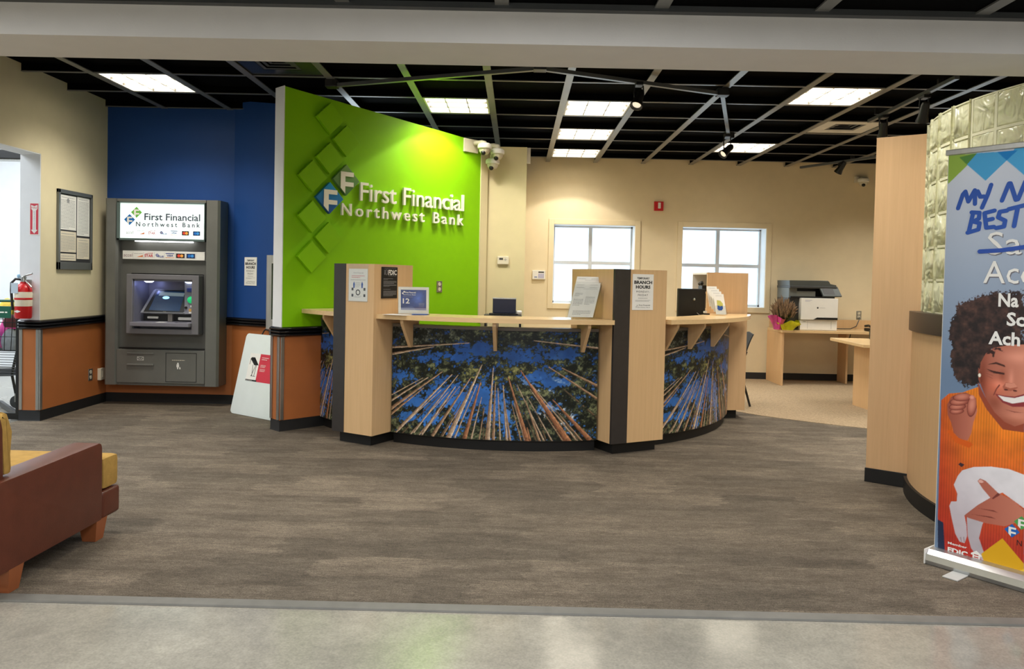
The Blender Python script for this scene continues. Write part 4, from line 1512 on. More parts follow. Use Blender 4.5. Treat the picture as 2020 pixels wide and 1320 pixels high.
# ------------------------------------------------------------------ green wall sign
GF = frame((G1.x + GN.x * .0006, G1.y + GN.y * .0006, 0), GT, (0, 0, 1))
S0, Z0, DS, DZ = .256, 1.527, .1715, .178
for i, j, lab in ((0, 0, 'lowest of the plain raised green diamonds on the green wall'), (1, 1, 'green diamond second from the bottom, just right of the column'),
                  (0, 2, 'plain green diamond directly below the blue letter diamond'), (0, 4, 'plain green diamond directly above and left of blue letter diamond'),
                  (1, 5, 'plain green diamond touching the upper left of the grey green letter diamond'), (2, 6, 'plain green diamond second from the top, furthest right of the column'),
                  (1, 7, 'topmost plain raised green diamond on the green wall')):
    s, z = S0 + DS * i, Z0 + DZ * j
    o = MB().prism(diamond(s, z, .142), .012, .045, F=GF, bev=.002).build('wall_diamond', M['green'])
    tag(o, lab, 'wall diamond', 'raised green diamonds on the green wall')


def grad_mat(name, c0, c1, z0, z1):
    m, nt, p = base_mat(name)
    tc = add(nt, 'ShaderNodeTexCoord')
    sx = add(nt, 'ShaderNodeSeparateXYZ')
    nt.links.new(tc.outputs['Object'], sx.inputs[0])
    mr = add(nt, 'ShaderNodeMapRange')
    mr.inputs['From Min'].default_value = z0
    mr.inputs['From Max'].default_value = z1
    nt.links.new(sx.outputs['Z'], mr.inputs['Value'])
    mx = add(nt, 'ShaderNodeMix', data_type='RGBA')
    mx.inputs['A'].default_value = rgb(c0)
    mx.inputs['B'].default_value = rgb(c1)
    nt.links.new(mr.outputs[0], mx.inputs['Factor'])
    nt.links.new(mx.outputs['Result'], p.inputs['Base Color'])
    p.inputs['Roughness'].default_value = 0.4
    return m


for i, j, lab, c0, c1 in ((2, 4, 'grey green diamond with white letter F above the bank name', (70, 120, 66), (120, 160, 90)),
                          (1, 3, 'blue diamond with white letter F left of the bank name', (30, 70, 150), (20, 150, 205))):
    s, z = S0 + DS * i, Z0 + DZ * j
    t = thing('logo_diamond', lab, 'logo', tuple(GF @ Vector((s, z, 0))))
    MB().prism(diamond(s, z, .142), .012, .05, F=GF, bev=.002).build('diamond_plate', grad_mat('logo_gradient', c0, c1, -.14, .14), t)
    mb = MB()
    for part in F_PARTS:
        mb.prism([(s + x * .142, z + y * .142) for x, y in part], .0495, .0555, F=GF)
    mb.build('letter_f', M['letter'], t)


def wall_letters(parent, s, x, y, w, h, **kw):
    me = text_mesh(s, kw.get('space', 1.0), kw.get('bold', 0.0), 0.5, 0.0, 3)
    bm = bmesh.new()
    bm.from_mesh(me)
    bpy.data.meshes.remove(me)
    vs = list(bm.verts)
    a = Vector((min(v.co.x for v in vs), min(v.co.y for v in vs)))
    b = Vector((max(v.co.x for v in vs), max(v.co.y for v in vs)))
    seen, isl = set(), []
    for v in vs:
        if v.index in seen:
            continue
        st, comp = [v], []
        seen.add(v.index)
        while st:
            q = st.pop()
            comp.append(q.index)
            for e in q.link_edges:
                o = e.other_vert(q)
                if o.index not in seen:
                    seen.add(o.index)
                    st.append(o)
        isl.append(set(comp))
    bm.verts.ensure_lookup_table()
    iv = []
    for c in isl:
        xx = [bm.verts[i].co.x for i in c]
        iv.append([min(xx), max(xx), set(c)])
    iv.sort(key=lambda q: q[0])
    groups = []
    for g in iv:
        if groups and g[0] < groups[-1][1] - .02:
            groups[-1][1] = max(groups[-1][1], g[1])
            groups[-1][2] |= g[2]
        else:
            groups.append(g)
    for g in groups:
        mb = MB()
        mp = {}
        for i in g[2]:
            c = bm.verts[i].co
            mp[i] = mb.bm.verts.new(GF @ Vector((x + (c.x - a.x) / (b.x - a.x) * w, y + (c.y - a.y) / (b.y - a.y) * h, .006 + (c.z + .5) * .024)))
        for f in bm.faces:
            if f.verts[0].index in mp:
                try:
                    mb.bm.faces.new([mp[v.index] for v in f.verts])
                except ValueError:
                    pass
        mb.build('letter', M['letter'], parent)
    bm.free()


t = thing('bank_name_sign', 'two lines of raised white bank name letters on the green wall', 'sign', tuple(GF @ Vector((1.4, 2.05, 0))))
wall_letters(t, 'First Financial', .767, 2.068, 1.298, .172, bold=.004, space=1.0)
wall_letters(t, 'Northwest Bank', .567, 1.918, 1.497, .112, bold=.008, space=1.35)
outlet('steel single outlet on the green wall above the counter', GF @ Matrix.Translation((1.768, 1.273, 0)), M['alu'])

M['louvre'] = pm('louvre_blade', (120, 116, 108), .5)
# ------------------------------------------------------------------ ceiling panels, vents, track lights, cameras
for (i, j, lab) in ((-5, 1, 'lit square ceiling panel above the cash machine corner'),
                    (-1, 2, 'lit square ceiling panel over the green wall edge'),
                    (1, 2, 'nearest of the three lit ceiling panels lined up towards first window'),
                    (1, 4, 'middle one of the three lit ceiling panels lined up towards first window'),
                    (1, 6, 'farthest of the three lit ceiling panels, just before the back wall'),
                    (4, 1, 'large lit ceiling panel on the right, nearest the beam'),
                    (4, 5, 'lit ceiling panel behind the lower track spotlight')):
    x0, x1, y0, y1 = cell(i, j)
    x0 += .034
    x1 -= .034
    y0 += .017
    y1 -= .017
    t = thing('ceiling_light', lab, 'ceiling light', ((x0 + x1) / 2, (y0 + y1) / 2, ZC), 0, 'square ceiling light panels')
    mb = MB()
    for b in ((x0, x1, y0, y0 + .016), (x0, x1, y1 - .016, y1), (x0, x0 + .016, y0, y1), (x1 - .016, x1, y0, y1)):
        mb.box(*b, ZC + .004, ZC + .06)
    mb.build('frame', M['whiteplastic'], t)
    MB().box(x0 + .016, x1 - .016, y0 + .016, y1 - .016, ZC + .034, ZC + .038).build('diffuser', M['panel'], t)
    lamp('ceiling_panel_lamp', 'AREA', ((x0 + x1) / 2, (y0 + y1) / 2, ZC + .032), PANEL_W * (.62 if (i, j) in ((-1, 2), (1, 6)) else 1), WARM, .54, spread=CUT)
    if (i, j) in ((-1, 2), (1, 6)):
        lamp('ceiling_panel_lamp', 'SPOT', ((x0 + x1) / 2, (y0 + y1) / 2, ZC + .026), 48 if i < 0 else 45, WARM, .04, target=((x0 + x1) / 2, (y0 + y1) / 2, 0), spot=R(114), blend=.12)
    mb = MB()
    for k in (1, 2):
        xx = x0 + (x1 - x0) * k / 3
        yy = y0 + (y1 - y0) * k / 3
        mb.box(xx - .004, xx + .004, y0 + .016, y1 - .016, ZC + .008, ZC + .029)
        mb.box(x0 + .016, x1 - .016, yy - .004, yy + .004, ZC + .008, ZC + .029)
    mb.build('louvre', M['louvre'], t)


def vent(i, j, lab, mat):
    x0, x1, y0, y1 = cell(i, j)
    t = thing('ceiling_vent', lab, 'vent', ((x0 + x1) / 2, (y0 + y1) / 2, ZC))
    cx, cy = (x0 + x1) / 2, (y0 + y1) / 2
    mb = MB()
    q = .16
    for b in ((x0 + .03, cx - q, y0 + .012, y1 - .012), (cx + q, x1 - .03, y0 + .012, y1 - .012), (cx - q, cx + q, y0 + .012, cy - q), (cx - q, cx + q, cy + q, y1 - .012)):
        mb.box(*b, ZC + .012, ZC + .02)
    mb.build('panel', mat, t)
    for k in range(4):
        r0 = .155 - .036 * k
        mb = MB()
        for a in range(4):
            F = Matrix.Translation((cx, cy, ZC + .014 + .012 * k)) @ Matrix.Rotation(R(90 * a), 4, 'Z')
            mb.prism([(-r0, -r0), (r0, -r0), (r0 - .028, -r0 + .028), (-r0 + .028, -r0 + .028)], 0, .004, F=F)
        mb.build('louvre', pm('vent_louvre', (70, 72, 74), .4), t)
    MB().box(cx - .16, cx + .16, cy - .16, cy + .16, ZC + .06, ZC + .066).build('duct', M['black'], t)


vent(5, 3, 'grey ceiling vent with dark square louvre on the right', pm('vent_panel', (206, 202, 190), .5))
vent(-3, 0, 'dark ceiling vent near the beam above the green wall end', pm('dark_vent', (36, 38, 38), .25))

TZ = 2.985
trk = thing('light_track', 'angled ceiling light track following the curve of the counter', 'light track', (0.14, 5.99, TZ))
TP = [(-1.63, 6.66), (0.141, 5.99), (1.733, 6.68), (2.32, 8.62)]


def bar(mb, p, q, w, z0, z1):
    p, q = Vector((*p, 0)), Vector((*q, 0))
    F = frame(p, q - p, Vector((0, 0, 1)))
    mb.box(0, (q - p).length, z0, z1, -w / 2, w / 2, F=F)


for a, b in zip(TP[:-1], TP[1:]):
    mb = MB()
    bar(mb, a, b, .036, TZ, TZ + .03)
    mb.build('rail', pm('track_metal', (104, 106, 106), .35, .5), trk)
for p in TP:
    MB().box(p[0] - .05, p[0] + .05, p[1] - .05, p[1] + .05, TZ - .004, TZ + .06, bev=.006).build('joint', M['black'], trk)
tr2 = thing('light_track', 'straight ceiling light track above the tall wood panel', 'light track', (3.4, 6.8, TZ))
mb = MB()
bar(mb, (3.36, 6.0), (3.44, 7.66), .036, TZ, TZ + .03)
mb.build('rail', pm('track_metal', (104, 106, 106), .35, .5), tr2)
for y in (6.3, 7.4):
    MB().box(3.38, 3.42, y, y + .03, TZ + .03, ZC + .02).build('hanger', M['black'], tr2)
tr3 = thing('light_track', 'short light track near the back wall right of last ceiling panel', 'light track', (4.3, 9.9, TZ))
mb = MB()
bar(mb, (3.9, 10.75), (4.62, 9.5), .036, TZ, TZ + .03)
mb.build('rail', pm('track_metal', (104, 106, 106), .35, .5), tr3)
MB().box(4.28, 4.32, 10.0, 10.04, TZ + .03, ZC + .02).build('hanger', M['black'], tr3)
for p in (TP[0], TP[1], TP[2], TP[3]):
    pass


def spot_head(lab, x, y, aim, drop=.13, bright=.7, double=False):
    t = thing('track_spotlight', lab, 'spotlight', (x, y, TZ), 0, 'black track spotlights')
    MB().box(x - .03, x + .03, y - .05, y + .05, TZ - .028, TZ, bev=.006).build('adapter', M['black'], t)
    mb = MB()
    mb.tube([(x - .035, y, TZ - .025), (x - .038, y, TZ - drop * .6), (x - .03, y, TZ - drop)], .006, 6)
    mb.tube([(x + .035, y, TZ - .025), (x + .038, y, TZ - drop * .6), (x + .03, y, TZ - drop)], .006, 6)
    mb.build('yoke', M['black'], t)
    d = (Vector(aim) - Vector((x, y, TZ - drop))).normalized()
    F = d.to_track_quat('Z', 'Y').to_matrix().to_4x4()
    F.translation = Vector((x, y, TZ - drop))
    mb = MB()
    mb.lathe([(.0, -.085), (.026, -.085), (.034, -.06), (.040, .03), (.052, .075), (.052, .082), (.046, .082), (.036, .05), (.0, .05)], F=F, seg=20)
    mb.build('housing', M['black'], t, smooth=True)
    mb = MB()
    mb.lathe([(.0, .056), (.036, .056), (.034, .066), (.0, .07)], F=F, seg=20)
    mb.build('lens', emis('spot_lens', (255, 244, 220), bright), t, smooth=True)
    return F @ Vector((0, 0, .095))


GSP = Vector((.955, 6.27, 2.86))
spot_head('black track spotlight hanging from the track right of the nearest ceiling panel', .955, 6.30, (.3, 5.3, 1.0))
spot_head('black spotlight hanging low at the far end of angled track', 2.25, 8.42, (0.3, 7.4, 1.0), .17)
spot_head('black spotlight on the straight right track, nearer the beam', 3.388, 6.53, (3.5, 7.2, 1.6), .14, .2)
spot_head('black spotlight on the straight right track, above the tall panel edge', 3.425, 7.33, (3.7, 8.1, 1.6), .14, .2)
spot_head('small black spotlight near the back wall ceiling line', 4.22, 10.17, (3.7, 11.0, 1.6), .06, .6)


def dome_camera(lab, base, arm, c, plate=None):
    t = thing('dome_camera', lab, 'security camera', tuple(base), 0, 'white dome security cameras')
    if plate is not None:
        mb = MB()
        mb.box(*plate[1], bev=.004, F=plate[0])
        mb.build('mount_plate', M['beigeplastic'], t)
    if arm:
        MB().tube([base, (base[0] * .3 + c[0] * .7, base[1] * .3 + c[1] * .7, base[2]), (c[0], c[1], base[2] - .01), (c[0], c[1], c[2] + .045)], .026, 12).build('arm', M['beigeplastic'], t, smooth=True)
    F = Matrix.Translation(c)
    MB().lathe([(.0, .055), (.05, .055), (.072, .04), (.076, .02), (.074, 0), (.066, -.006), (.0, -.006)], F=F, seg=24).build('housing', M['whiteplastic'], t, smooth=True)
    MB().lathe([(.06, -.004), (.058, -.03), (.042, -.055), (.02, -.066), (.0, -.068)], F=F, seg=24).build('dome', pm('dome_shell', (206, 200, 180), .25), t, smooth=True)
    MB().ball((c[0] - .012, c[1] - .035, c[2] - .05), .026, u=14, v=10).build('lens', M['black'], t, smooth=True)
    return t


g = lambda s, z, n: GF @ Vector((s, z, n))
dome_camera('white dome camera on the square plate at far top end of the green wall', tuple(g(2.2, 2.80, .03)), True, tuple(g(2.22, 2.735, .16)), (GF, (2.06, 2.26, 2.70, 2.84, .001, .02)))
dome_camera('white dome camera reaching right past the end of green wall', tuple(g(2.35, 2.79, .02)), True, tuple(g(2.40, 2.70, .17)))
dome_camera('white dome camera mounted on the tan wall beneath the other two', (-.30, 8.41, 2.70), True, (-.29, 8.29, 2.60))
dome_camera('white dome camera high on the back wall above the copier', (4.87, 11.04, 2.93), False, (4.87, 10.965, 2.85), (I4, (4.77, 4.97, 11.02, 11.049, 2.84, 2.93)))

# small wall devices
t = thing('thermostat', 'small cream thermostat on the tan wall right of green wall', 'thermostat', (-.155, 8.42, 1.57))
Ft = frame((-.22, 8.4195, 1.525), (1, 0, 0), (0, 0, 1))
MB().box(0, .125, 0, .088, .0005, .022, F=Ft, bev=.006).build('case', M['beigeplastic'], t)
MB().box(.02, .062, .048, .07, .022, .0225, F=Ft).build('display', M['dgrey'], t)
mb = MB()
mb.box(.084, .088, .035, .07, .022, .023, F=Ft)
mb.box(.07, .103, .05, .055, .022, .023, F=Ft)
mb.build('buttons', M['greyink'], t)
t = thing('alarm_keypad', 'white alarm keypad on the back wall left of first window', 'keypad', (.31, 11.05, 1.43))
Fk = frame((.217, 11.0495, 1.368), (1, 0, 0), (0, 0, 1))
MB().box(0, .185, 0, .13, .0005, .028, F=Fk, bev=.006).build('case', M['whiteplastic'], t)
MB().box(.085, .165, .095, .112, .028, .0285, F=Fk).build('display', M['black'], t)
mb = MB()
for a in range(3):
    for b in range(4):
        mb.box(.085 + a * .028, .107 + a * .028, .02 + b * .017, .032 + b * .017, .028, .031, F=Fk)
mb.build('keys', pm('keypad_lilac', (170, 170, 214), .5), t)
mb = MB()
for a in range(2):
    mb.box(.03 + a * .02, .046 + a * .02, .028, .04, .028, .031, F=Fk)
mb.build('keys', M['blueink'], t)
t = thing('fire_strobe', 'small red fire alarm strobe between the two windows', 'fire alarm', (2.0, 11.05, 2.45))
Fq = frame((1.933, 11.0495, 2.385), (1, 0, 0), (0, 0, 1))
MB().box(0, .131, 0, .131, .0005, .035, F=Fq, bev=.005).build('body', M['red'], t)
MB().box(.052, .09, .03, .115, .035, .05, F=Fq, bev=.006).build('strobe_lens', M['whiteplastic'], t)
outlet('steel outlet with plugged cord on the back wall by the copier', frame((4.905, 11.0495, .957), (1, 0, 0), (0, 0, 1)), M['alu'])

# ------------------------------------------------------------------ office furniture at the back
t = thing('copier_table', 'long wood table against the back wall under the copier', 'table', (4.4, 10.7, 0))
MB().prism([(3.575, 10.36), (5.75, 10.36), (5.75, 11.03), (3.60, 11.03)], .722, .757, bev=.003).build('tabletop', M['woodh'], t)
MB().box(3.62, 5.75, 11.012, 11.03, .757, .885, bev=.002).build('backsplash', M['wood'], t)
for x, y in ((3.588, 10.38), (4.60, 10.72), (5.70, 10.38)):
    MB().box(x, x + .028, y, 11.0, .006, .722, bev=.002).build('leg_panel', M['woodo'], t)
t = thing('office_desk', 'wood desk corner showing behind the tall wood panel', 'desk', (4.6, 8.7, 0))
MB().prism([(3.76, 9.22), (3.71, 8.22), (5.3, 8.22), (5.3, 9.22)], .715, .748, bev=.003).build('desktop', M['woodh'], t)
MB().prism([(3.885, 8.84), (3.915, 8.84), (3.945, 8.30), (3.915, 8.30)], .006, .715).build('leg_panel', M['woodo'], t)
MB().box(5.2, 5.23, 8.3, 9.15, .006, .715).build('leg_panel', M['woodo'], t)
t = thing('desk_cup', 'dark green desk cup on the desk beside the tall panel', 'cup', (4.12, 9.0, .748))
MB().lathe([(.0, 0), (.035, 0), (.04, .1), (.036, .1), (.03, .01), (.0, .01)], F=Matrix.Translation((4.22, 9.12, .749)), seg=18).build('cup', pm('dark_green_ceramic', (40, 56, 44), .35), t, smooth=True)
MB().tube([(4.22, 9.12, .78), (4.20, 9.13, .90)], .004, 6).build('pencil', M['gold'], t)
t = thing('desk_telephone', 'black box telephone at the right end of copier table', 'phone', (4.86, 10.5, .757))
MB().box(4.79, 5.0, 10.42, 10.62, .758, .80, bev=.012).build('base', M['black'], t)
MB().tube([(4.80, 10.44, .825), (4.81, 10.52, .835), (4.80, 10.6, .825)], .016, 8).build('handset', M['black'], t)

# copier
cp = thing('copier', 'white and dark grey office copier on the back table', 'copier', (4.06, 10.7, .757))
x0, x1 = 3.845, 4.345
MB().box(x0 + .0, x1, 10.44, 10.98, .76, .895, bev=.006).build('paper_tray', M['whiteplastic'], cp)
MB().box(x0, x1, 10.42, 10.60, .90, 1.195, bev=.008).build('front_cover', M['whiteplastic'], cp)
MB().box(x0 - .14, x0 + .0, 10.50, 10.98, .775, 1.20, bev=.01).build('side_body', pm('copier_dark_side', (58, 58, 58), .4), cp)
MB().box(x0 - .002, x1 - .02, 10.60, 10.98, .895, 1.195).build('rear_body', M['dgrey'], cp)
MB().prism([(x0 + .17, .0), (x1 - .004, 0), (x1 - .004, .03), (x0 + .22, .03)], 0, .004, F=frame((0, 10.4195, .905), (1, 0, 0), (0, 0, 1))).build('grip_recess', M['black'], cp)
mb = MB()
for a in (.10, .42):
    mb.box(x0 + a, x0 + a + .003, 10.4385, 10.44, .78, .88)
mb.box(x0 + .04, x0 + .075, 10.4385, 10.4395, .872, .878)
mb.build('tray_seams', M['greyink'], cp)
MB().box(x0 - .13, x1 - .03, 10.47, 10.98, 1.195, 1.215).build('output_floor', M['black'], cp)
MB().box(x0 - .04, x0 + .22, 10.50, 10.62, 1.213, 1.285, bev=.006).build('output_guard', pm('copier_mid_grey', (112, 114, 108), .4), cp)
MB().box(x0 - .14, x0 - .03, 10.50, 10.98, 1.19, 1.34, bev=.01).build('scanner_column', pm('copier_mid_grey', (104, 108, 104), .4), cp)
MB().box(x0 - .02, x1 - .03, 10.62, 10.98, 1.21, 1.33).build('output_back', M['black'], cp)
MB().box(x0 - .145, x1 - .005, 10.46, 10.98, 1.325, 1.36, bev=.008).build('scanner_bed', M['dgrey'], cp)
MB().prism([(x0 - .14, 1.36), (x0 - .145, 1.43), (x0 + .24, 1.432), (x0 + .39, 1.425), (x0 + .41, 1.39), (x0 + .49, 1.375), (x0 + .49, 1.36)], -10.97, -10.48, F=frame((0, 0, 0), (1, 0, 0), (0, 0, 1))).build('document_feeder', pm('copier_lid_grey', (70, 74, 72), .4), cp)
MB().box(x0 + .25, x0 + .39, 10.50, 10.80, 1.422, 1.435, bev=.003).build('feeder_tray', pm('copier_mid_grey', (120, 122, 116), .4), cp)
Fv = frame((x0 + .295, 10.42, 1.225), (1, 0, 0), (-.12, .42, 1))
MB().prism([(0.0, 0), (.255, 0), (.225, .145), (-.025, .145)], -.03, 0, F=Fv, bev=.006).build('control_panel', pm('copier_panel', (62, 70, 70), .4), cp)
MB().prism([(.02, .025), (.165, .025), (.15, .125), (.005, .125)], .0005, .002, F=Fv).build('touch_screen', M['black'], cp)
Fz = frame((x0, 10.4195, .90), (1, 0, 0), (0, 0, 1))
mb = MB()
mb.prism([(.225 + .012 * math.cos(a), .165 + .012 * math.sin(a)) for a in [2 * math.pi * k / 14 for k in range(14)]], .0003, .001, F=Fz)
mb.build('round_mark', M['dgrey'], cp)
rows(cp, Fz, M['greyink'], [(.25, .158, .075, .014, 1)])
rows(cp, Fz, pm('print_lilac', (150, 150, 190), .6), [(.055, .245, .09, .03, 2)])
cbl = MB()
cbl.tube([(4.345, 10.9, .80), (4.42, 10.86, .772), (4.55, 10.84, .765), (4.72, 10.88, .765), (4.84, 10.97, .80), (4.90, 11.02, .89), (4.905, 11.03, .93)], .006, 8)
tag(cbl.build('power_cord', M['dgrey'], smooth=True), 'dark power cord running from the copier to the back wall outlet', 'cord')
cbl = MB()
cbl.tube([(4.78, 11.0, .70), (4.72, 10.97, .5), (4.70, 10.96, .3), (4.72, 10.97, .12), (4.76, 10.99, .02)], .006, 8)
tag(cbl.build('power_cord', M['black'], smooth=True), 'black cord hanging down beneath the copier table', 'cord')

# wrapped plant
t = thing('wrapped_plant', 'heather plant wrapped in pink and yellow paper left of the copier', 'plant', (3.68, 10.55, .757))
random.seed(4)
PC = Vector((3.625, 10.47, .757))


def wrap(rad0, rad1, h, ph, amp, off):
    rings = []
    for k in range(6):
        f = k / 5
        ring = []
        for a in range(36):
            th = 2 * math.pi * a / 36
            rr_ = (rad0 + (rad1 - rad0) * f ** 1.5) * (1 + amp * f * math.sin(5 * th + ph) + amp * .5 * f * math.sin(11 * th))
            ring.append(PC + off + Vector((rr_ * math.cos(th), rr_ * math.sin(th), .002 + h * f + amp * .12 * f * math.sin(3 * th + ph))))
        rings.append(ring)
    return rings


mb = MB()
mb.rings(wrap(.075, .15, .10, 0, .28, Vector((.05, -.05, 0))), True, False)
mb.build('yellow_wrap', pm('yellow_foil', (214, 214, 20), .3, var=.15, scale=20), t)
mb = MB()
mb.rings(wrap(.06, .11, .17, 2, .25, Vector((-.06, .02, 0))), True, False)
mb.build('pink_wrap', pm('pink_foil', (200, 70, 140), .3, var=.2, scale=20), t)
MB().lathe([(.0, .0), (.05, 0), (.06, .1), (.055, .1), (.0, .09)], F=Matrix.Translation(PC), seg=16).build('pot', M['dgrey'], t)
st, tips = MB(), MB()
for k in range(170):
    a = random.uniform(0, 2 * math.pi)
    r_ = math.sqrt(random.random()) * .13
    h_ = random.uniform(.24, .40) * (1 - .35 * (r_ / .16) ** 2)
    b0 = PC + Vector((math.cos(a) * r_ * .25, math.sin(a) * r_ * .25, .09))
    b1 = PC + Vector((math.cos(a) * r_ * 1.0, math.sin(a) * r_ * .9, .09 + h_ * .6))
    b2 = PC + Vector((math.cos(a) * r_ * 1.45 + random.uniform(-.015, .015), math.sin(a) * r_ * 1.1, .09 + h_ * (1 - .8 * (r_ / .16) ** 2 * .5)))
    st.tube([b0, b1], [.002, .006], 5)
    tips.tube([b1 - Vector((0, 0, .05)), (b1 + b2) / 2, b2], [.004, .011, .002], 6)
    for q in range(3):
        f = random.uniform(.3, 1)
        p = b0.lerp(b1, f)
        st.tube([p, p + Vector((random.uniform(-.02, .02), random.uniform(-.02, .02), .03))], [.004, .001], 4)
st.build('stems', pm('heather_green', (60, 66, 38), .7, var=.25, scale=40), t)
tips.build('flower_spikes', pm('heather_brown', (124, 98, 72), .8, var=.35, scale=40), t)

M['chair'] = pm('matt_black_plastic', (18, 18, 20), .65, var=.1)
# black chair behind the counter end
t = thing('stacking_chair', 'black plastic chair showing past the end cabinet', 'chair', (2.390, 8.72, 0))
mb = MB()
rings = []
for k in range(9):
    f = k / 8
    z = .47 + .36 * f
    x = 2.510 + .03 * f + .09 * f * f
    rings.append([(x, 8.50 + .44 * q / 6 + (.05 * f * f) * (1 - 2 * q / 6), z - .02 * abs(q / 3 - 1)) for q in range(7)] + [(x + .014, 8.94 - .44 * q / 6 - (.05 * f * f) * (1 - 2 * q / 6), z - .02 * abs(q / 3 - 1)) for q in range(7)])
mb.rings(rings)
mb.build('backrest', M['chair'], t, smooth=True)
MB().box(2.09, 2.52, 8.50, 8.94, .44, .462, bev=.01).build('seat', M['black'], t)
for y in (8.51, 8.93):
    mb = MB()
    mb.tube([(2.555, y, .62), (2.520, y, .52), (2.495, y, .43), (2.540, y, .25), (2.610, y, .0125)], .0125, 8)
    mb.build('leg', M['black'], t, smooth=True)
    mb = MB()
    mb.tube([(2.490, y, .43), (2.170, y, .43), (2.130, y, .36), (2.080, y, .0125)], .0125, 8)
    mb.build('leg', M['black'], t, smooth=True)

# ------------------------------------------------------------------ right side: tall panel, glass block partition, banner
t = thing('wood_panel', 'tall free standing wood panel beside the glass block partition', 'panel', (2.6, 5.3, 0))
pu = Vector((.255, -.19, 0)).normalized()
FPn = frame((2.478, 5.392, 0), pu, (0, 0, 1))
MB().box(0, .33, .1, 2.405, -.045, 0, F=FPn, bev=.001).build('panel', M['woodo'], t)
MB().box(-.006, .33, .002, .1, -.05, .006, F=FPn, bev=.003).build('base_strip', M['black_base'], t)

PCn = (4.2, 4.45)


def parc(mb, r0, r1, a0, a1, z0, z1, n):
    rings = []
    for k in range(n + 1):
        a = R(a0 + (a1 - a0) * k / n)
        c, s = math.cos(a), math.sin(a)
        rings.append([(PCn[0] - r1 * c, PCn[1] - r1 * s, z0), (PCn[0] - r1 * c, PCn[1] - r1 * s, z1), (PCn[0] - r0 * c, PCn[1] - r0 * s, z1), (PCn[0] - r0 * c, PCn[1] - r0 * s, z0)])
    mb.rings(rings)
    return mb


PT = thing('curved_partition', 'curved partition of glass blocks above wood panels behind the banner', 'partition', (2.6, 4.45, 0))
RG = 1.65
PA0, PA1 = -25, 42
parc(MB(), RG - .06, RG + .055, PA0, PA1, .1, 1.10, 40).build('wood_base', M['woodo'], PT, smooth=True)
parc(MB(), RG - .09, RG + .075, PA0, PA1, 1.09, 1.215, 40).build('dark_band', pm('bronze_band', (52, 42, 36), .35), PT, smooth=True)
parc(MB(), RG - .05, RG + .075, PA0, PA1, .002, .1, 40).build('base_strip', M['black_base'], PT, smooth=True)
NB_, NR_ = 10, 6
da = (PA1 - PA0) / NB_
bz0, bh_ = 1.215, (2.445 - 1.215) / NR_
gr = MB()
for k in range(NB_ + 1):
    a = PA0 + da * k
    parc(gr, RG - .035, RG - .003, max(PA0, a - .34), min(PA1, a + .34), bz0, 2.445, 1)
for k in range(NR_ + 1):
    z = bz0 + bh_ * k
    parc(gr, RG - .035, RG - .003, PA0, PA1, max(bz0, z - .008), min(2.445, z + .008), 40)
gr.build('grout_grid', M['grout'], PT)
for k in range(NB_):
    a = PA0 + da * (k + .5)
    rad = Vector((-math.cos(R(a)), -math.sin(R(a)), 0))
    u = Vector((rad.y * -1, rad.x, 0)) * -1
    for j in range(NR_):
        c = Vector((PCn[0], PCn[1], 0)) + rad * (RG - .04) + Vector((0, 0, bz0 + bh_ * (j + .5)))
        F = frame(c, Vector((0, 0, 1)).cross(rad), (0, 0, 1))
        w = 2 * (RG - .04) * math.sin(R(da / 2)) - .016
        MB().box(-w / 2, w / 2, -bh_ / 2 + .007, bh_ / 2 - .007, -.04, .036, F=F, bev=.01).build('glass_block', M['gblock'], PT, smooth=True, angle=60)

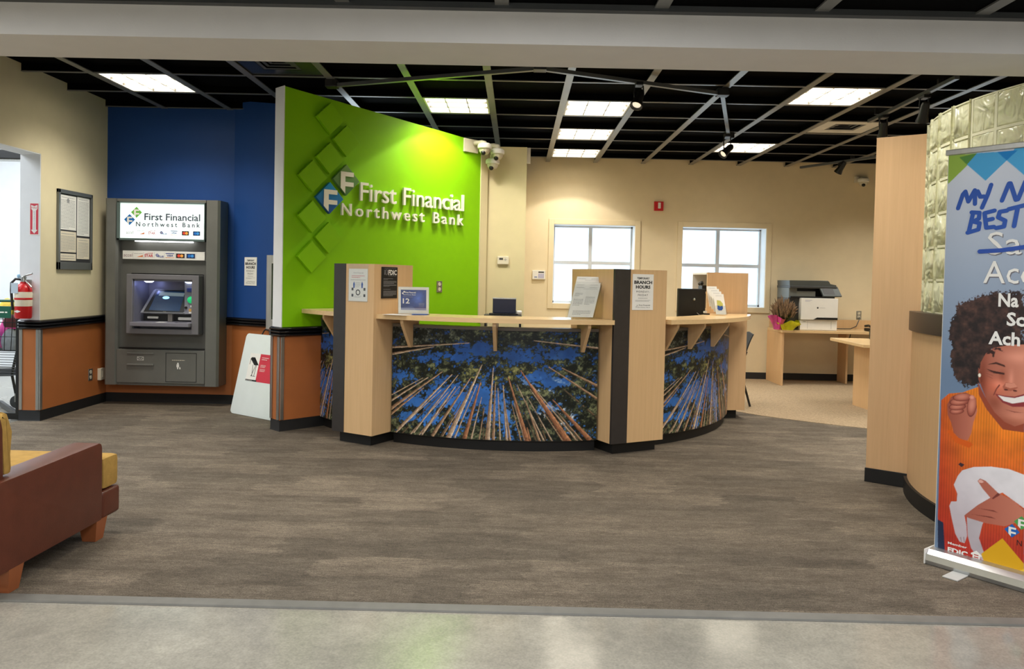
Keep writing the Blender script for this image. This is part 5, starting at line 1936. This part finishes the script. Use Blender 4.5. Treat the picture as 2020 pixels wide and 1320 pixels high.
# roll-up banner
B1, B2 = Vector((2.123, 3.84, 0)), Vector((2.366, 3.525, 0))
bu = (B2 - B1).normalized()
BF = frame(B1, bu, (0, 0, 1))
BN = thing('rollup_banner', 'tall printed roll-up banner of a laughing woman in orange sweater holding a white dog', 'banner', tuple(B1 + bu * .42))
POL = {'hair': [(0.029, 1.149), (0.029, 1.204), (0.053, 1.249), (0.082, 1.3), (0.137, 1.324), (0.176, 1.341), (0.233, 1.359), (0.35, 1.367), (0.361, 1.069), (0.242, 1.09), (0.201, 1.033), (0.179, 0.967), (0.176, 0.913), (0.111, 0.894), (0.074, 0.933), (0.047, 0.985), (0.047, 1.051)],
       'face': [(0.175, 0.966), (0.179, 1.02), (0.2, 1.065), (0.232, 1.094), (0.307, 1.116), (0.359, 1.121), (0.372, 0.757), (0.334, 0.737), (0.292, 0.751), (0.248, 0.789), (0.207, 0.853), (0.182, 0.914)],
       'neck': [(0.17, 0.925), (0.207, 0.853), (0.248, 0.789), (0.292, 0.751), (0.334, 0.737), (0.372, 0.757), (0.373, 0.716), (0.285, 0.715), (0.212, 0.8), (0.176, 0.866)],
       'sweater': [(0.006, 0.814), (0.041, 0.852), (0.102, 0.865), (0.171, 0.901), (0.192, 0.861), (0.243, 0.783), (0.311, 0.726), (0.373, 0.721), (0.396, 0.044), (0.047, 0.059), (0.01, 0.211)],
       'fist': [(0.035, 0.796), (0.052, 0.837), (0.087, 0.858), (0.117, 0.867), (0.143, 0.857), (0.165, 0.845), (0.172, 0.783), (0.157, 0.727), (0.149, 0.671), (0.135, 0.636), (0.1, 0.634), (0.07, 0.663), (0.056, 0.71), (0.039, 0.746)],
       'cuff': [(0.039, 0.663), (0.052, 0.677), (0.09, 0.641), (0.151, 0.628), (0.159, 0.619), (0.142, 0.6), (0.08, 0.615)],
       'dog': [(0.079, 0.406), (0.096, 0.454), (0.115, 0.485), (0.165, 0.512), (0.242, 0.53), (0.318, 0.534), (0.38, 0.521), (0.385, 0.367), (0.341, 0.392), (0.294, 0.418), (0.257, 0.393), (0.224, 0.353), (0.162, 0.294), (0.133, 0.265), (0.143, 0.224), (0.148, 0.171), (0.138, 0.133), (0.115, 0.134), (0.094, 0.167), (0.075, 0.239), (0.062, 0.297), (0.07, 0.321), (0.095, 0.327), (0.097, 0.366)],
       'leg2': [(0.143, 0.268), (0.235, 0.313), (0.213, 0.243), (0.201, 0.175), (0.223, 0.117), (0.241, 0.066), (0.199, 0.083), (0.168, 0.117), (0.151, 0.172)],
       'hand': [(0.185, 0.449), (0.196, 0.463), (0.221, 0.457), (0.275, 0.413), (0.341, 0.392), (0.385, 0.357), (0.387, 0.311), (0.308, 0.262), (0.228, 0.255), (0.153, 0.26), (0.131, 0.267), (0.191, 0.334), (0.243, 0.381), (0.207, 0.419)],
       'yellow': [(0.301, 0.203), (0.394, 0.111), (0.396, 0.034), (0.235, 0.045), (0.213, 0.103)],
       'navy': [(0.01, 0.216), (0.037, 0.207), (0.049, 0.063), (0.016, 0.064)],
       'eye': [(0.202, 0.993), (0.236, 0.986), (0.284, 0.981), (0.284, 0.972), (0.236, 0.975)],
       'brow': [(0.208, 1.013), (0.246, 1.019), (0.287, 1.008), (0.282, 1.018), (0.246, 1.029)],
       'mouth': [(0.245, 0.879), (0.287, 0.874), (0.329, 0.876), (0.367, 0.893), (0.369, 0.834), (0.322, 0.827), (0.279, 0.841)],
       'teeth': [(0.259, 0.873), (0.288, 0.869), (0.329, 0.869), (0.367, 0.885), (0.368, 0.856), (0.321, 0.842), (0.283, 0.85)],
       'nose': [(0.277, 0.915), (0.29, 0.937), (0.327, 0.937), (0.341, 0.918), (0.314, 0.899), (0.286, 0.9)]}
P8 = {'green': [(-0.006, 2.029), (0.129, 2.026), (0.085, 1.97), (0.001, 1.888)],
       'dgreen': [(0.049, 2.015), (0.129, 2.026), (0.085, 1.975)],
       'blue': [(0.085, 1.975), (0.129, 2.026), (0.216, 2.022), (0.258, 1.977), (0.171, 1.89)],
       'dblue': [(0.216, 2.022), (0.303, 2.02), (0.258, 1.977)],
       'blue2': [(0.258, 1.977), (0.303, 2.05), (0.388, 2.05), (0.43, 1.977), (0.344, 1.89)]}


def bcol(u, v):
    s = u * .85
    z = .06 + v * 1.985
    N = np.zeros((len(u), 1))
    k = np.clip((z - .95) / 1.0, 0, 1)[:, None]
    c = np.array([108, 130, 158]) * (1 - k) + np.array([196, 202, 214]) * k
    c = c + 16 * np.exp(-((s - .12) / .2) ** 2)[:, None] * k
    n1 = fbm(s * 40, z * 40, 1, 4)
    n2 = fbm(s * 160, z * 160, 5, 3)
    n3 = fbm(s * 14, z * 14, 8, 3)

    def put(P, col, jit=0.0):
        js = (n1 - .5) * jit
        jz = (n2 - .5) * jit
        m = inpoly(s + js, z + jz, P)
        q = col if isinstance(col, np.ndarray) and col.ndim == 2 else np.array(col)[None] + N
        c[m] = q[m]
    for n, q in (('green', (146, 178, 70)), ('blue', (72, 164, 216)), ('blue2', (72, 164, 216)), ('dgreen', (84, 136, 62)), ('dblue', (14, 126, 198))):
        put(P8[n], q)
    for q, r in (([(.43, 1.977), (.475, 2.05), (.56, 2.05), (.602, 1.977), (.516, 1.89)], (72, 164, 216)), ([(.388, 2.05), (.475, 2.05), (.43, 1.977)], (14, 126, 198)),
                 ([(.602, 1.977), (.645, 2.05), (.85, 2.05), (.85, 1.86), (.72, 2.0)], (146, 178, 70)), ([(.56, 2.05), (.645, 2.05), (.602, 1.977)], (84, 136, 62))):
        put(q, r)
    # knitted sweater, warmer at the shoulder, redder low down
    kz = np.clip((z - .1) / .62, 0, 1)[:, None]
    sw = np.array([204, 58, 48]) * (1 - kz) + np.array([250, 138, 38]) * kz
    edge = np.clip((.13 - s) / .13, 0, 1)[:, None]
    sw = sw * (1 - edge * .5) + np.array([184, 44, 34]) * edge * .5
    sw = sw * (.9 + .16 * np.sin(s * 520)[:, None] * .35 + .2 * (n3[:, None] - .5))
    put(POL['sweater'], sw)
    put([(.40, .03), (.85, .03), (.85, .5), (.85, .85), (.62, .88), (.5, .75), (.373, .721)], sw)
    hair = np.array([34, 28, 30])[None] + np.array([58, 36, 26])[None] * np.clip(n1 * 1.6 - .5, 0, 1)[:, None] + np.array([40, 24, 18])[None] * np.clip((z - 1.15) * 3, 0, 1)[:, None] * n2[:, None]
    put(POL['hair'], hair, .055)
    put([(.36, 1.37), (.52, 1.36), (.66, 1.28), (.72, 1.1), (.69, .95), (.6, .9), (.56, 1.1), (.36, 1.12)], hair, .055)
    put(POL['neck'], (150, 70, 48))
    sh = np.clip((s - .17) / .2, 0, 1)[:, None]
    skin = np.array([158, 88, 70]) * (1 - sh) + np.array([206, 132, 108]) * sh
    skin = skin - 26 * np.exp(-((z - .74) / .05) ** 2)[:, None]
    put(POL['face'], skin)
    put([(.355, 1.121), (.45, 1.11), (.53, 1.05), (.555, .95), (.52, .83), (.45, .76), (.368, .757)], skin)
    put([(.17, .995), (.186, .97), (.19, .93), (.18, .915), (.172, .94)], (150, 84, 66))
    blush = np.exp(-(((s - .25) / .05) ** 2 + ((z - .91) / .045) ** 2))[:, None]
    fm = inpoly(s, z, POL['face'])
    c[fm] = (c + blush * np.array([26, 2, -4]))[fm]
    hl = 30 * np.exp(-(((s - .33) / .07) ** 2 + ((z - 1.06) / .03) ** 2)) + 34 * np.exp(-(((s - .262) / .028) ** 2 + ((z - .925) / .02) ** 2)) + 24 * np.exp(-(((s - .335) / .05) ** 2 + ((z - .785) / .02) ** 2)) + 30 * np.exp(-(((s - .312) / .010) ** 2 + ((z - .955) / .04) ** 2))
    sd = 34 * np.exp(-(((s - .19) / .018) ** 2 + ((z - .93) / .11) ** 2)) + 26 * np.exp(-(((s - .245) / .03) ** 2 + ((z - .835) / .03) ** 2)) + 24 * np.exp(-(((s - .275) / .014) ** 2 + ((z - .965) / .03) ** 2))
    c[fm] = (c + (hl - sd)[:, None] * np.array([1, .9, .85]))[fm]
    for q in ([(.262, .925), (.248, .90), (.238, .87), (.243, .87), (.254, .90), (.268, .922)], [(.285, .812), (.33, .802), (.37, .806), (.33, .806)]):
        put(q, (128, 62, 54))
    for q in (POL['brow'], [(.39, 1.0), (.43, 1.03), (.47, 1.03), (.49, 1.01), (.47, 1.02), (.43, 1.018)]):
        put(q, (70, 40, 34))
    put(POL['eye'], (66, 34, 30))
    put([(.40, .975), (.44, .985), (.48, .985), (.44, .993)], (66, 34, 30))
    for k2 in range(3):
        put([(.2 + .004 * k2, .985 - .012 * k2), (.235, .978 - .014 * k2), (.235, .976 - .014 * k2), (.2 + .004 * k2, .982 - .012 * k2)], (140, 76, 62))
    put(POL['nose'], (172, 96, 76))
    put([(.29, .935), (.327, .937), (.338, .922), (.31, .912), (.288, .918)], (214, 140, 116))
    for cx in (.292, .33):
        m = ((s - cx) / .009) ** 2 + ((z - .903) / .004) ** 2 < 1
        c[m] = (92, 44, 36)
    put(POL['mouth'], (140, 52, 56))
    put([(.367, .893), (.43, .895), (.41, .845), (.369, .834)], (140, 52, 56))
    put(POL['teeth'], (236, 230, 226))
    put([(.367, .885), (.42, .889), (.40, .858), (.368, .856)], (236, 230, 226))
    m = ((s - .1765) / .006) ** 2 + ((z - .958) / .009) ** 2 < 1
    c[m] = (240, 232, 214)
    for q in ([(.205, 1.06), (.215, 1.09), (.24, 1.075), (.235, 1.045), (.225, 1.07)], [(.23, 1.09), (.26, 1.10), (.285, 1.06), (.272, 1.08), (.25, 1.085)]):
        put(q, (56, 34, 32), .02)
    # raised fist and cuff
    kx = np.clip((s - .03) / .14, 0, 1)[:, None]
    fs = np.array([150, 78, 62]) * (1 - kx) + np.array([196, 118, 96]) * kx
    put(POL['fist'], fs)
    def blob(cx, cz, rx, rz, rot, lo, hi_, dark=True):
        x = (s - cx) * math.cos(rot) + (z - cz) * math.sin(rot)
        y = -(s - cx) * math.sin(rot) + (z - cz) * math.cos(rot)
        r = (x / rx) ** 2 + (y / rz) ** 2
        if dark:
            m = (r < 1.28) & inpoly(s, z, POL['fist'])
            c[m] = np.array([118, 54, 46])
        m = r < 1
        t = np.clip(1 - r + .25 * (y / rz) - .1 * (x / rx), 0, 1)[:, None]
        q = np.array(lo) * (1 - t) + np.array(hi_) * t
        c[m] = q[m]
    for cx, cz, rx, rz in ((.080, .770, .030, .013), (.082, .792, .036, .015), (.090, .818, .041, .017), (.104, .843, .041, .018)):
        blob(cx, cz, rx, rz, .25, (150, 76, 62), (208, 130, 108))
    blob(.148, .806, .019, .048, -.12, (160, 84, 68), (214, 138, 116))
    blob(.147, .846, .012, .012, -.1, (196, 116, 100), (228, 158, 140), False)
    put(POL['cuff'], (214, 92, 24))
    # white dog and the arm that holds it
    dg = np.array([226, 222, 226])[None] - 46 * np.clip(.5 - (s - .1) * 1.6 + (.36 - z) * 1.8, 0, 1)[:, None] * np.array([.8, 1, .9])[None]
    dg = dg * (.95 + .1 * n3[:, None])
    put(POL['leg2'], dg * .93)
    put(POL['dog'], dg)
    put([(.38, .521), (.5, .50), (.58, .42), (.5, .36), (.385, .367)], dg)
    put([(.096, .51), (.105, .522), (.125, .515), (.112, .50)], (60, 40, 48))
    for q in ([(.115, .155), (.122, .135), (.126, .135), (.121, .16)], [(.13, .16), (.134, .138), (.139, .138), (.135, .165)]):
        put(q, (160, 140, 144))
    ka = np.clip((s - .13) / .25, 0, 1)[:, None]
    hd = np.array([168, 92, 76]) * (1 - ka) + np.array([200, 124, 102]) * ka
    put(POL['hand'], hd)
    put([(.385, .357), (.5, .33), (.62, .3), (.62, .2), (.5, .24), (.387, .311)], sw)
    for q in ([(.16, .282), (.25, .292), (.27, .287), (.25, .286)], [(.19, .318), (.26, .325), (.28, .318), (.26, .319)], [(.275, .413), (.25, .38), (.255, .377), (.285, .405)]):
        put(q, (120, 56, 48))
    put([(.188, .452), (.2, .459), (.214, .45), (.205, .443), (.192, .442)], (226, 172, 160))
    put(POL['yellow'], (222, 168, 30))
    put([(.396, .03), (.36, .06), (.41, .10), (.5, .10), (.5, .03)], (236, 192, 60))
    put(POL['navy'], (36, 46, 72))
    return c


def bpos(u, v):
    P = np.stack([u * .85, .06 + v * 1.985, np.full_like(u, .0)], 1)
    m = np.array(BF)
    return P @ m[:3, :3].T + m[:3, 3]


painted('printed_sheet', 370, 860, bpos, bcol, M['print'], BN)
MB().box(-.003, .853, .055, 2.03, -.0035, -.001, F=BF).build('sheet_backing', M['whiteplastic'], BN)
MB().box(-.012, .862, 2.028, 2.056, -.012, .010, F=BF, bev=.004).build('top_rail', M['alu'], BN)
mb = MB()
mb.rings([[BF @ Vector((x, .004 + .0 + q[1], q[0])) for q in ((-.07, .0), (.075, .0), (.082, .02), (.075, .05), (.045, .068), (.012, .072), (-.02, .07), (-.07, .05))] for x in (-.012, .862)])
mb.build('base_housing', pm('banner_base_aluminium', (190, 192, 192), .28, .8), BN)
for x in (-.014, .862):
    MB().box(x, x + .006, .004, .078, -.074, .085, F=BF, bev=.003).build('end_cap', M['whiteplastic'], BN)
for x in (.12, .70):
    MB().box(x, x + .07, .0025, .008, -.06, .19, F=BF, bev=.002).build('foot', pm('grey_foot', (186, 186, 182), .4), BN)
MB().tube([BF @ Vector((.42, .07, -.03)), BF @ Vector((.42, 2.03, -.014))], .009, 10).build('support_pole', M['alu'], BN)


LIFT = [0]


def stroke(mb, pts, w, lift=.0010):
    """brush stroke with round ends in the banner plane"""
    def up():
        LIFT[0] += 1
        return lift + .000012 * LIFT[0]
    for i, p in enumerate(pts):
        z = up()
        mb.poly([(p[0] + w * .5 * math.cos(a), p[1] + w * .5 * math.sin(a), z) for a in [2 * math.pi * k / 14 for k in range(14)]], BF)
    for a, b in zip(pts[:-1], pts[1:]):
        a, b = Vector(a), Vector(b)
        d = (b - a).normalized()
        n = Vector((-d.y, d.x)) * w / 2
        z = up()
        mb.poly([(p.x, p.y, z) for p in (a - n, b - n, b + n, a + n)], BF)


mb = MB()
for pts in ([(.052, 1.765), (.072, 1.832), (.083, 1.845), (.098, 1.795), (.125, 1.848), (.126, 1.838), (.128, 1.782)],
            [(.138, 1.842), (.150, 1.815), (.168, 1.815)], [(.196, 1.868), (.182, 1.82), (.160, 1.762)],
            [(.245, 1.79), (.272, 1.868), (.278, 1.868), (.303, 1.79), (.312, 1.792), (.34, 1.872)],
            [(.385, 1.86), (.37, 1.83), (.375, 1.80), (.40, 1.80), (.412, 1.84), (.40, 1.865), (.385, 1.86)],
            [(.105, 1.648), (.122, 1.74)], [(.115, 1.742), (.15, 1.738), (.148, 1.71), (.118, 1.695)], [(.12, 1.698), (.152, 1.688), (.148, 1.658), (.1, 1.644)],
            [(.172, 1.735), (.182, 1.665), (.215, 1.668)], [(.172, 1.735), (.215, 1.745)], [(.178, 1.70), (.208, 1.706)],
            [(.268, 1.742), (.238, 1.738), (.232, 1.712), (.262, 1.695), (.258, 1.668), (.225, 1.662)],
            [(.275, 1.748), (.352, 1.765)], [(.312, 1.752), (.30, 1.668)]):
    stroke(mb, pts, .0195)
mb.build('brush_lettering', pm('brush_blue', (24, 78, 170), .5), BN)
dk = pm('print_letter_shadow', (112, 110, 118), .6)
its = [('Sa', .190, 1.536, .145, .108, dict(space=1.0)), ('Ac', .177, 1.40, .150, .106), ('c', .335, 1.40, .055, .066)]
lettering(BN, BF @ Matrix.Translation((.004, -.005, 0)), dk, [(a[0], *a[1:5], dict(a[5]) if len(a) > 5 else {}) for a in its], n0=.0007)
lettering(BN, BF, M['paper'], its, n0=.0011)
lettering(BN, BF, M['paper'], [('Na', .246, 1.29, .085, .065, dict(bold=.03)), ('Sc', .284, 1.202, .075, .065, dict(bold=.03)), ('Ach', .210, 1.110, .133, .064, dict(bold=.03))], n0=.0011)
mb = MB()
stroke(mb, [(.158, 1.552), (.25, 1.556), (.42, 1.580)], .020, .0030)
mb.build('strike_line', pm('strike_blue', (26, 74, 168), .5), BN)
lettering(BN, BF, M['paper'], [('FDIC', .062, .068, .092, .026, dict(bold=.04)), ('Member', .062, .108, .088, .012, dict(bold=.02))], n0=.0012)
mb = MB()
mb.prism([(.168, .095), (.192, .112), (.216, .095), (.216, .088), (.208, .088), (.208, .068), (.176, .068), (.176, .088), (.168, .088)], .0008, .0012, F=BF)
mb.build('house_print', M['paper'], BN)
mb = MB()
mb.box(.182, .202, .088, .093, .0012, .0014, F=BF)
mb.box(.182, .202, .077, .082, .0012, .0014, F=BF)
mb.build('equal_bars', pm('print_brick', (176, 66, 62), .6), BN)
lettering(BN, BF, M['paper'], [('LENDER', .171, .058, .042, .007)], n0=.0012)
logo_flat(BN, BF, .340, .250, .032, pm('print_logo_blue', (18, 96, 180), .6), .0012)
logo_flat(BN, BF, .378, .296, .032, pm('print_logo_green', (80, 160, 80), .6), .0012)
lettering(BN, BF, M['ink'], [('N', .362, .188, .02, .026)], n0=.0014)

# ------------------------------------------------------------------ armchair in the left foreground
AC = thing('armchair', 'brown leather armchair with gold cushions seen from behind at left', 'armchair', (-2.6, 3.55, 0))
ax = -2.095
FA = Matrix.Translation((ax, 3.16, 0)) @ Matrix.Rotation(R(-1.5), 4, 'Z')     # x to the right, y away from the viewer
for xa in (-.135, -.87):
    MB().prism([(-.09, .105), (.70, .105), (.70, .475), (.69, .497), (.67, .503), (-.06, .492), (-.09, .475)], xa, xa + .135, F=FA @ Matrix(((0, 0, 1, 0), (1, 0, 0, 0), (0, 1, 0, 0), (0, 0, 0, 1))), bev=.012).build('arm', M['leather'], AC, smooth=True)
MB().box(-.87, 0, .70, .865, .105, .245, bev=.02, F=FA, seg=3).build('front_rail', M['leather'], AC, smooth=True)
MB().box(-.74, -.13, .0, .71, .105, .24, bev=.01, F=FA).build('seat_base', M['leather'], AC, smooth=True)
MB().box(-.736, -.134, -.085, -.005, .11, .475, bev=.01, F=FA).build('back_panel', M['leather'], AC, smooth=True)
mb = MB()
mb.prism([(-.735, .10), (-.137, .10), (-.137, .715), (-.004, .715), (-.004, .86), (-.866, .86), (-.866, .715), (-.735, .715)], .25, .415, F=FA, bev=.028)
mb.build('seat_cushion', M['gold'], AC, smooth=True)
MB().prism([(-.04, .47), (-.045, .50), (-.085, .74), (-.075, .755), (.0, .752), (.014, .70), (.02, .47)], -.88, -.03, F=FA @ Matrix(((0, 0, 1, 0), (1, 0, 0, 0), (0, 1, 0, 0), (0, 0, 0, 1))), bev=.012).build('back_shell', M['leather'], AC, smooth=True)
MB().prism([(.024, .50), (.004, .74), (.014, .772), (.05, .765), (.066, .68), (.075, .50)], -.86, -.03, F=FA @ Matrix(((0, 0, 1, 0), (1, 0, 0, 0), (0, 1, 0, 0), (0, 0, 0, 1))), bev=.025).build('back_cushion', M['gold'], AC, smooth=True)
for x, y in ((-.05, .06), (-.05, .70), (-.82, .06), (-.82, .70)):
    Fg_ = FA @ Matrix.Translation((x, y, 0))
    mb = MB()
    a, b = .048, .034
    mb.rings([[Fg_ @ Vector((q * sx, q * sy, z)) for sx, sy in ((-1, -1), (1, -1), (1, 1), (-1, 1))] for q, z in ((b, .003), (a, .112))])
    mb.build('leg', M['legwood'], AC)

# ------------------------------------------------------------------ beyond the left opening: door gear, guard rail, cart
t = thing('door_header', 'black sliding door header across the top of left opening', 'door header', (-5.5, 7.3, 2.45))
MB().box(-7.5, -4.46, 7.28, 7.40, 2.405, 2.49, bev=.006).build('track_cover', M['black'], t)
MB().box(-7.5, -4.46, 7.30, 7.38, 2.39, 2.406).build('track_lip', M['alu'], t)
for x in (-7.3, -4.6):
    MB().box(x, x + .06, 7.32, 7.37, 2.49, 3.5).build('hanger', M['black'], t)
t = thing('guard_rail', 'black floor guard rail and post at the edge of left opening', 'guard rail', (-4.47, 6.9, 0))
MB().box(-4.498, -4.455, 6.88, 6.925, .05, .92, bev=.004).build('post', M['black'], t)
MB().box(-5.6, -4.455, 6.885, 6.925, .005, .062, bev=.004).build('floor_bar', M['black'], t)
MB().prism([(-4.50, 6.92), (-4.46, 6.92), (-5.1, 7.6), (-5.14, 7.6)], .005, .05).build('side_bar', M['black'], t)

CT = thing('shopping_cart', 'black wire shopping cart with green handle beyond the left opening', 'shopping cart', (-5.2, 7.6, 0))
cw = pm('black_wire', (20, 22, 22), .35, .3)
cg = pm('green_cart_plastic', (16, 84, 66), .4)
cx0, cx1, cy0, cy1 = -5.85, -4.80, 7.42, 7.95
mb = MB()
for k in range(15):
    f = k / 14
    xb = cx0 + .08 + (cx1 - .06 - cx0 - .08) * f
    xt = cx0 + (cx1 - cx0) * f
    for yb, yt in ((cy0 + .04, cy0), (cy1 - .04, cy1)):
        mb.tube([(xb, yb, .56), (xt, yt, .985)], .0035, 5)
for k in range(8):
    f = k / 7
    y = cy0 + .04 + (cy1 - cy0 - .08) * f
    mb.tube([(cx0 + .08, y, .56), (cx1 - .06, y, .56)], .0035, 5)
    mb.tube([(cx0 + .08, y, .56), (cx0, cy0 + (cy1 - cy0) * f, .985)], .0035, 5)
    mb.tube([(cx1 - .06, y, .56), (cx1, cy0 + (cy1 - cy0) * f, .985)], .0035, 5)
for z in (.56, .70, .84, .985):
    f = (z - .56) / .425
    a0_, a1_, b0_, b1_ = cx0 + .08 * (1 - f), cx1 - .06 * (1 - f), cy0 + .04 * (1 - f), cy1 - .04 * (1 - f)
    mb.tube([(a0_, b0_, z), (a1_, b0_, z), (a1_, b1_, z), (a0_, b1_, z), (a0_, b0_, z)], .006 if z > .9 else .004, 6)
mb.build('basket', cw, CT)
mb = MB()
for k in range(12):
    y = 7.40 + .5 * k / 11
    mb.tube([(-5.8, y, .30), (-4.86, y, .33)], .004, 5)
for k in range(10):
    z = .33 + .22 * k / 9
    mb.tube([(-5.8, 7.43, z), (-4.83, 7.43, z)], .0035, 5)
mb.build('lower_rack', cw, CT)
mb = MB()
for y in (7.44, 7.92):
    mb.tube([(-4.80, y, .985), (-4.84, y, .60), (-4.90, y, .34), (-4.86, y, .15)], .013, 8)
    mb.tube([(-4.9, y, .33), (-5.8, y, .30), (-5.82, y, .15)], .013, 8)
mb.build('frame', cw, CT, smooth=True)
MB().tube([(-4.765, 7.40, 1.055), (-4.765, 7.97, 1.055)], .016, 10).build('handle', cg, CT, smooth=True)
MB().tube([(-5.7, 7.405, 1.04), (-4.77, 7.405, 1.055)], .014, 10).build('side_rail', cg, CT, smooth=True)
cf = MB().box(-5.35, -4.88, 7.385, 7.40, .885, 1.0, bev=.004).build('seat_flap', cg, CT)
rows(cf, frame((-5.3, 7.3845, .905), (1, 0, 0), (0, 0, 1)), M['paper'], [(.02, .02, .37, .035, 1)])
for x in (-5.82, -4.86):
    for y in (7.46, 7.90):
        mb = MB()
        mb.tube([(x, y - .016, .065), (x, y + .016, .065)], .062, 18)
        w_ = mb.build('wheel', M['dgrey'], CT)
        MB().box(x - .012, x + .012, y - .022, y + .022, .065, .17).build('fork', M['alu'], w_)
rnd = random.Random(9)


def bag(name, lab, c, sx, sy, sz, col):
    mb = MB()
    rings = []
    for k in range(7):
        f = k / 6
        q = (1 - .35 * f ** 3) * (0.86 + .2 * math.sin(math.pi * f))
        rings.append([(c[0] + sx * q * (math.copysign(abs(math.cos(a)) ** .5, math.cos(a))) * (1 + .05 * math.sin(5 * a + k)), c[1] + sy * q * (math.copysign(abs(math.sin(a)) ** .5, math.sin(a))) * (1 + .05 * math.cos(4 * a + k)), c[2] + sz * f + .01 * math.sin(3 * a + k) * f) for a in [2 * math.pi * j / 20 for j in range(20)]])
    mb.rings(rings)
    return tag(mb.build(name, pm('bag_' + name, col, .5, var=.2, scale=18), smooth=True), lab, 'shopping', 'goods in the shopping cart')


bag('paper_bag', 'grey paper bag low in the shopping cart near its handle', (-4.97, 7.545, .566), .08, .06, .20, (128, 134, 140))
bag('shopping_bag', 'pink shopping bag on top of the goods in the cart', (-5.10, 7.74, .566), .10, .085, .31, (206, 60, 134))
bag('plastic_bag', 'white plastic bag next to the pink bag in cart', (-4.925, 7.74, .566), .05, .08, .29, (214, 218, 224))
bag('cleaning_pack', 'light blue pack in the shopping cart behind grey bag', (-5.20, 7.54, .566), .09, .07, .25, (70, 168, 196))
bag('snack_bag', 'yellow bag at the top of the cart load', (-5.12, 7.74, .895), .08, .08, .16, (226, 190, 60))
bag('towel_pack', 'turquoise pack poking out of the top of cart', (-4.925, 7.74, .875), .08, .08, .21, (70, 186, 190))
bag('fruit_bag', 'dark red bag in the cart just under the green flap', (-4.97, 7.55, .785), .07, .05, .12, (92, 36, 42))
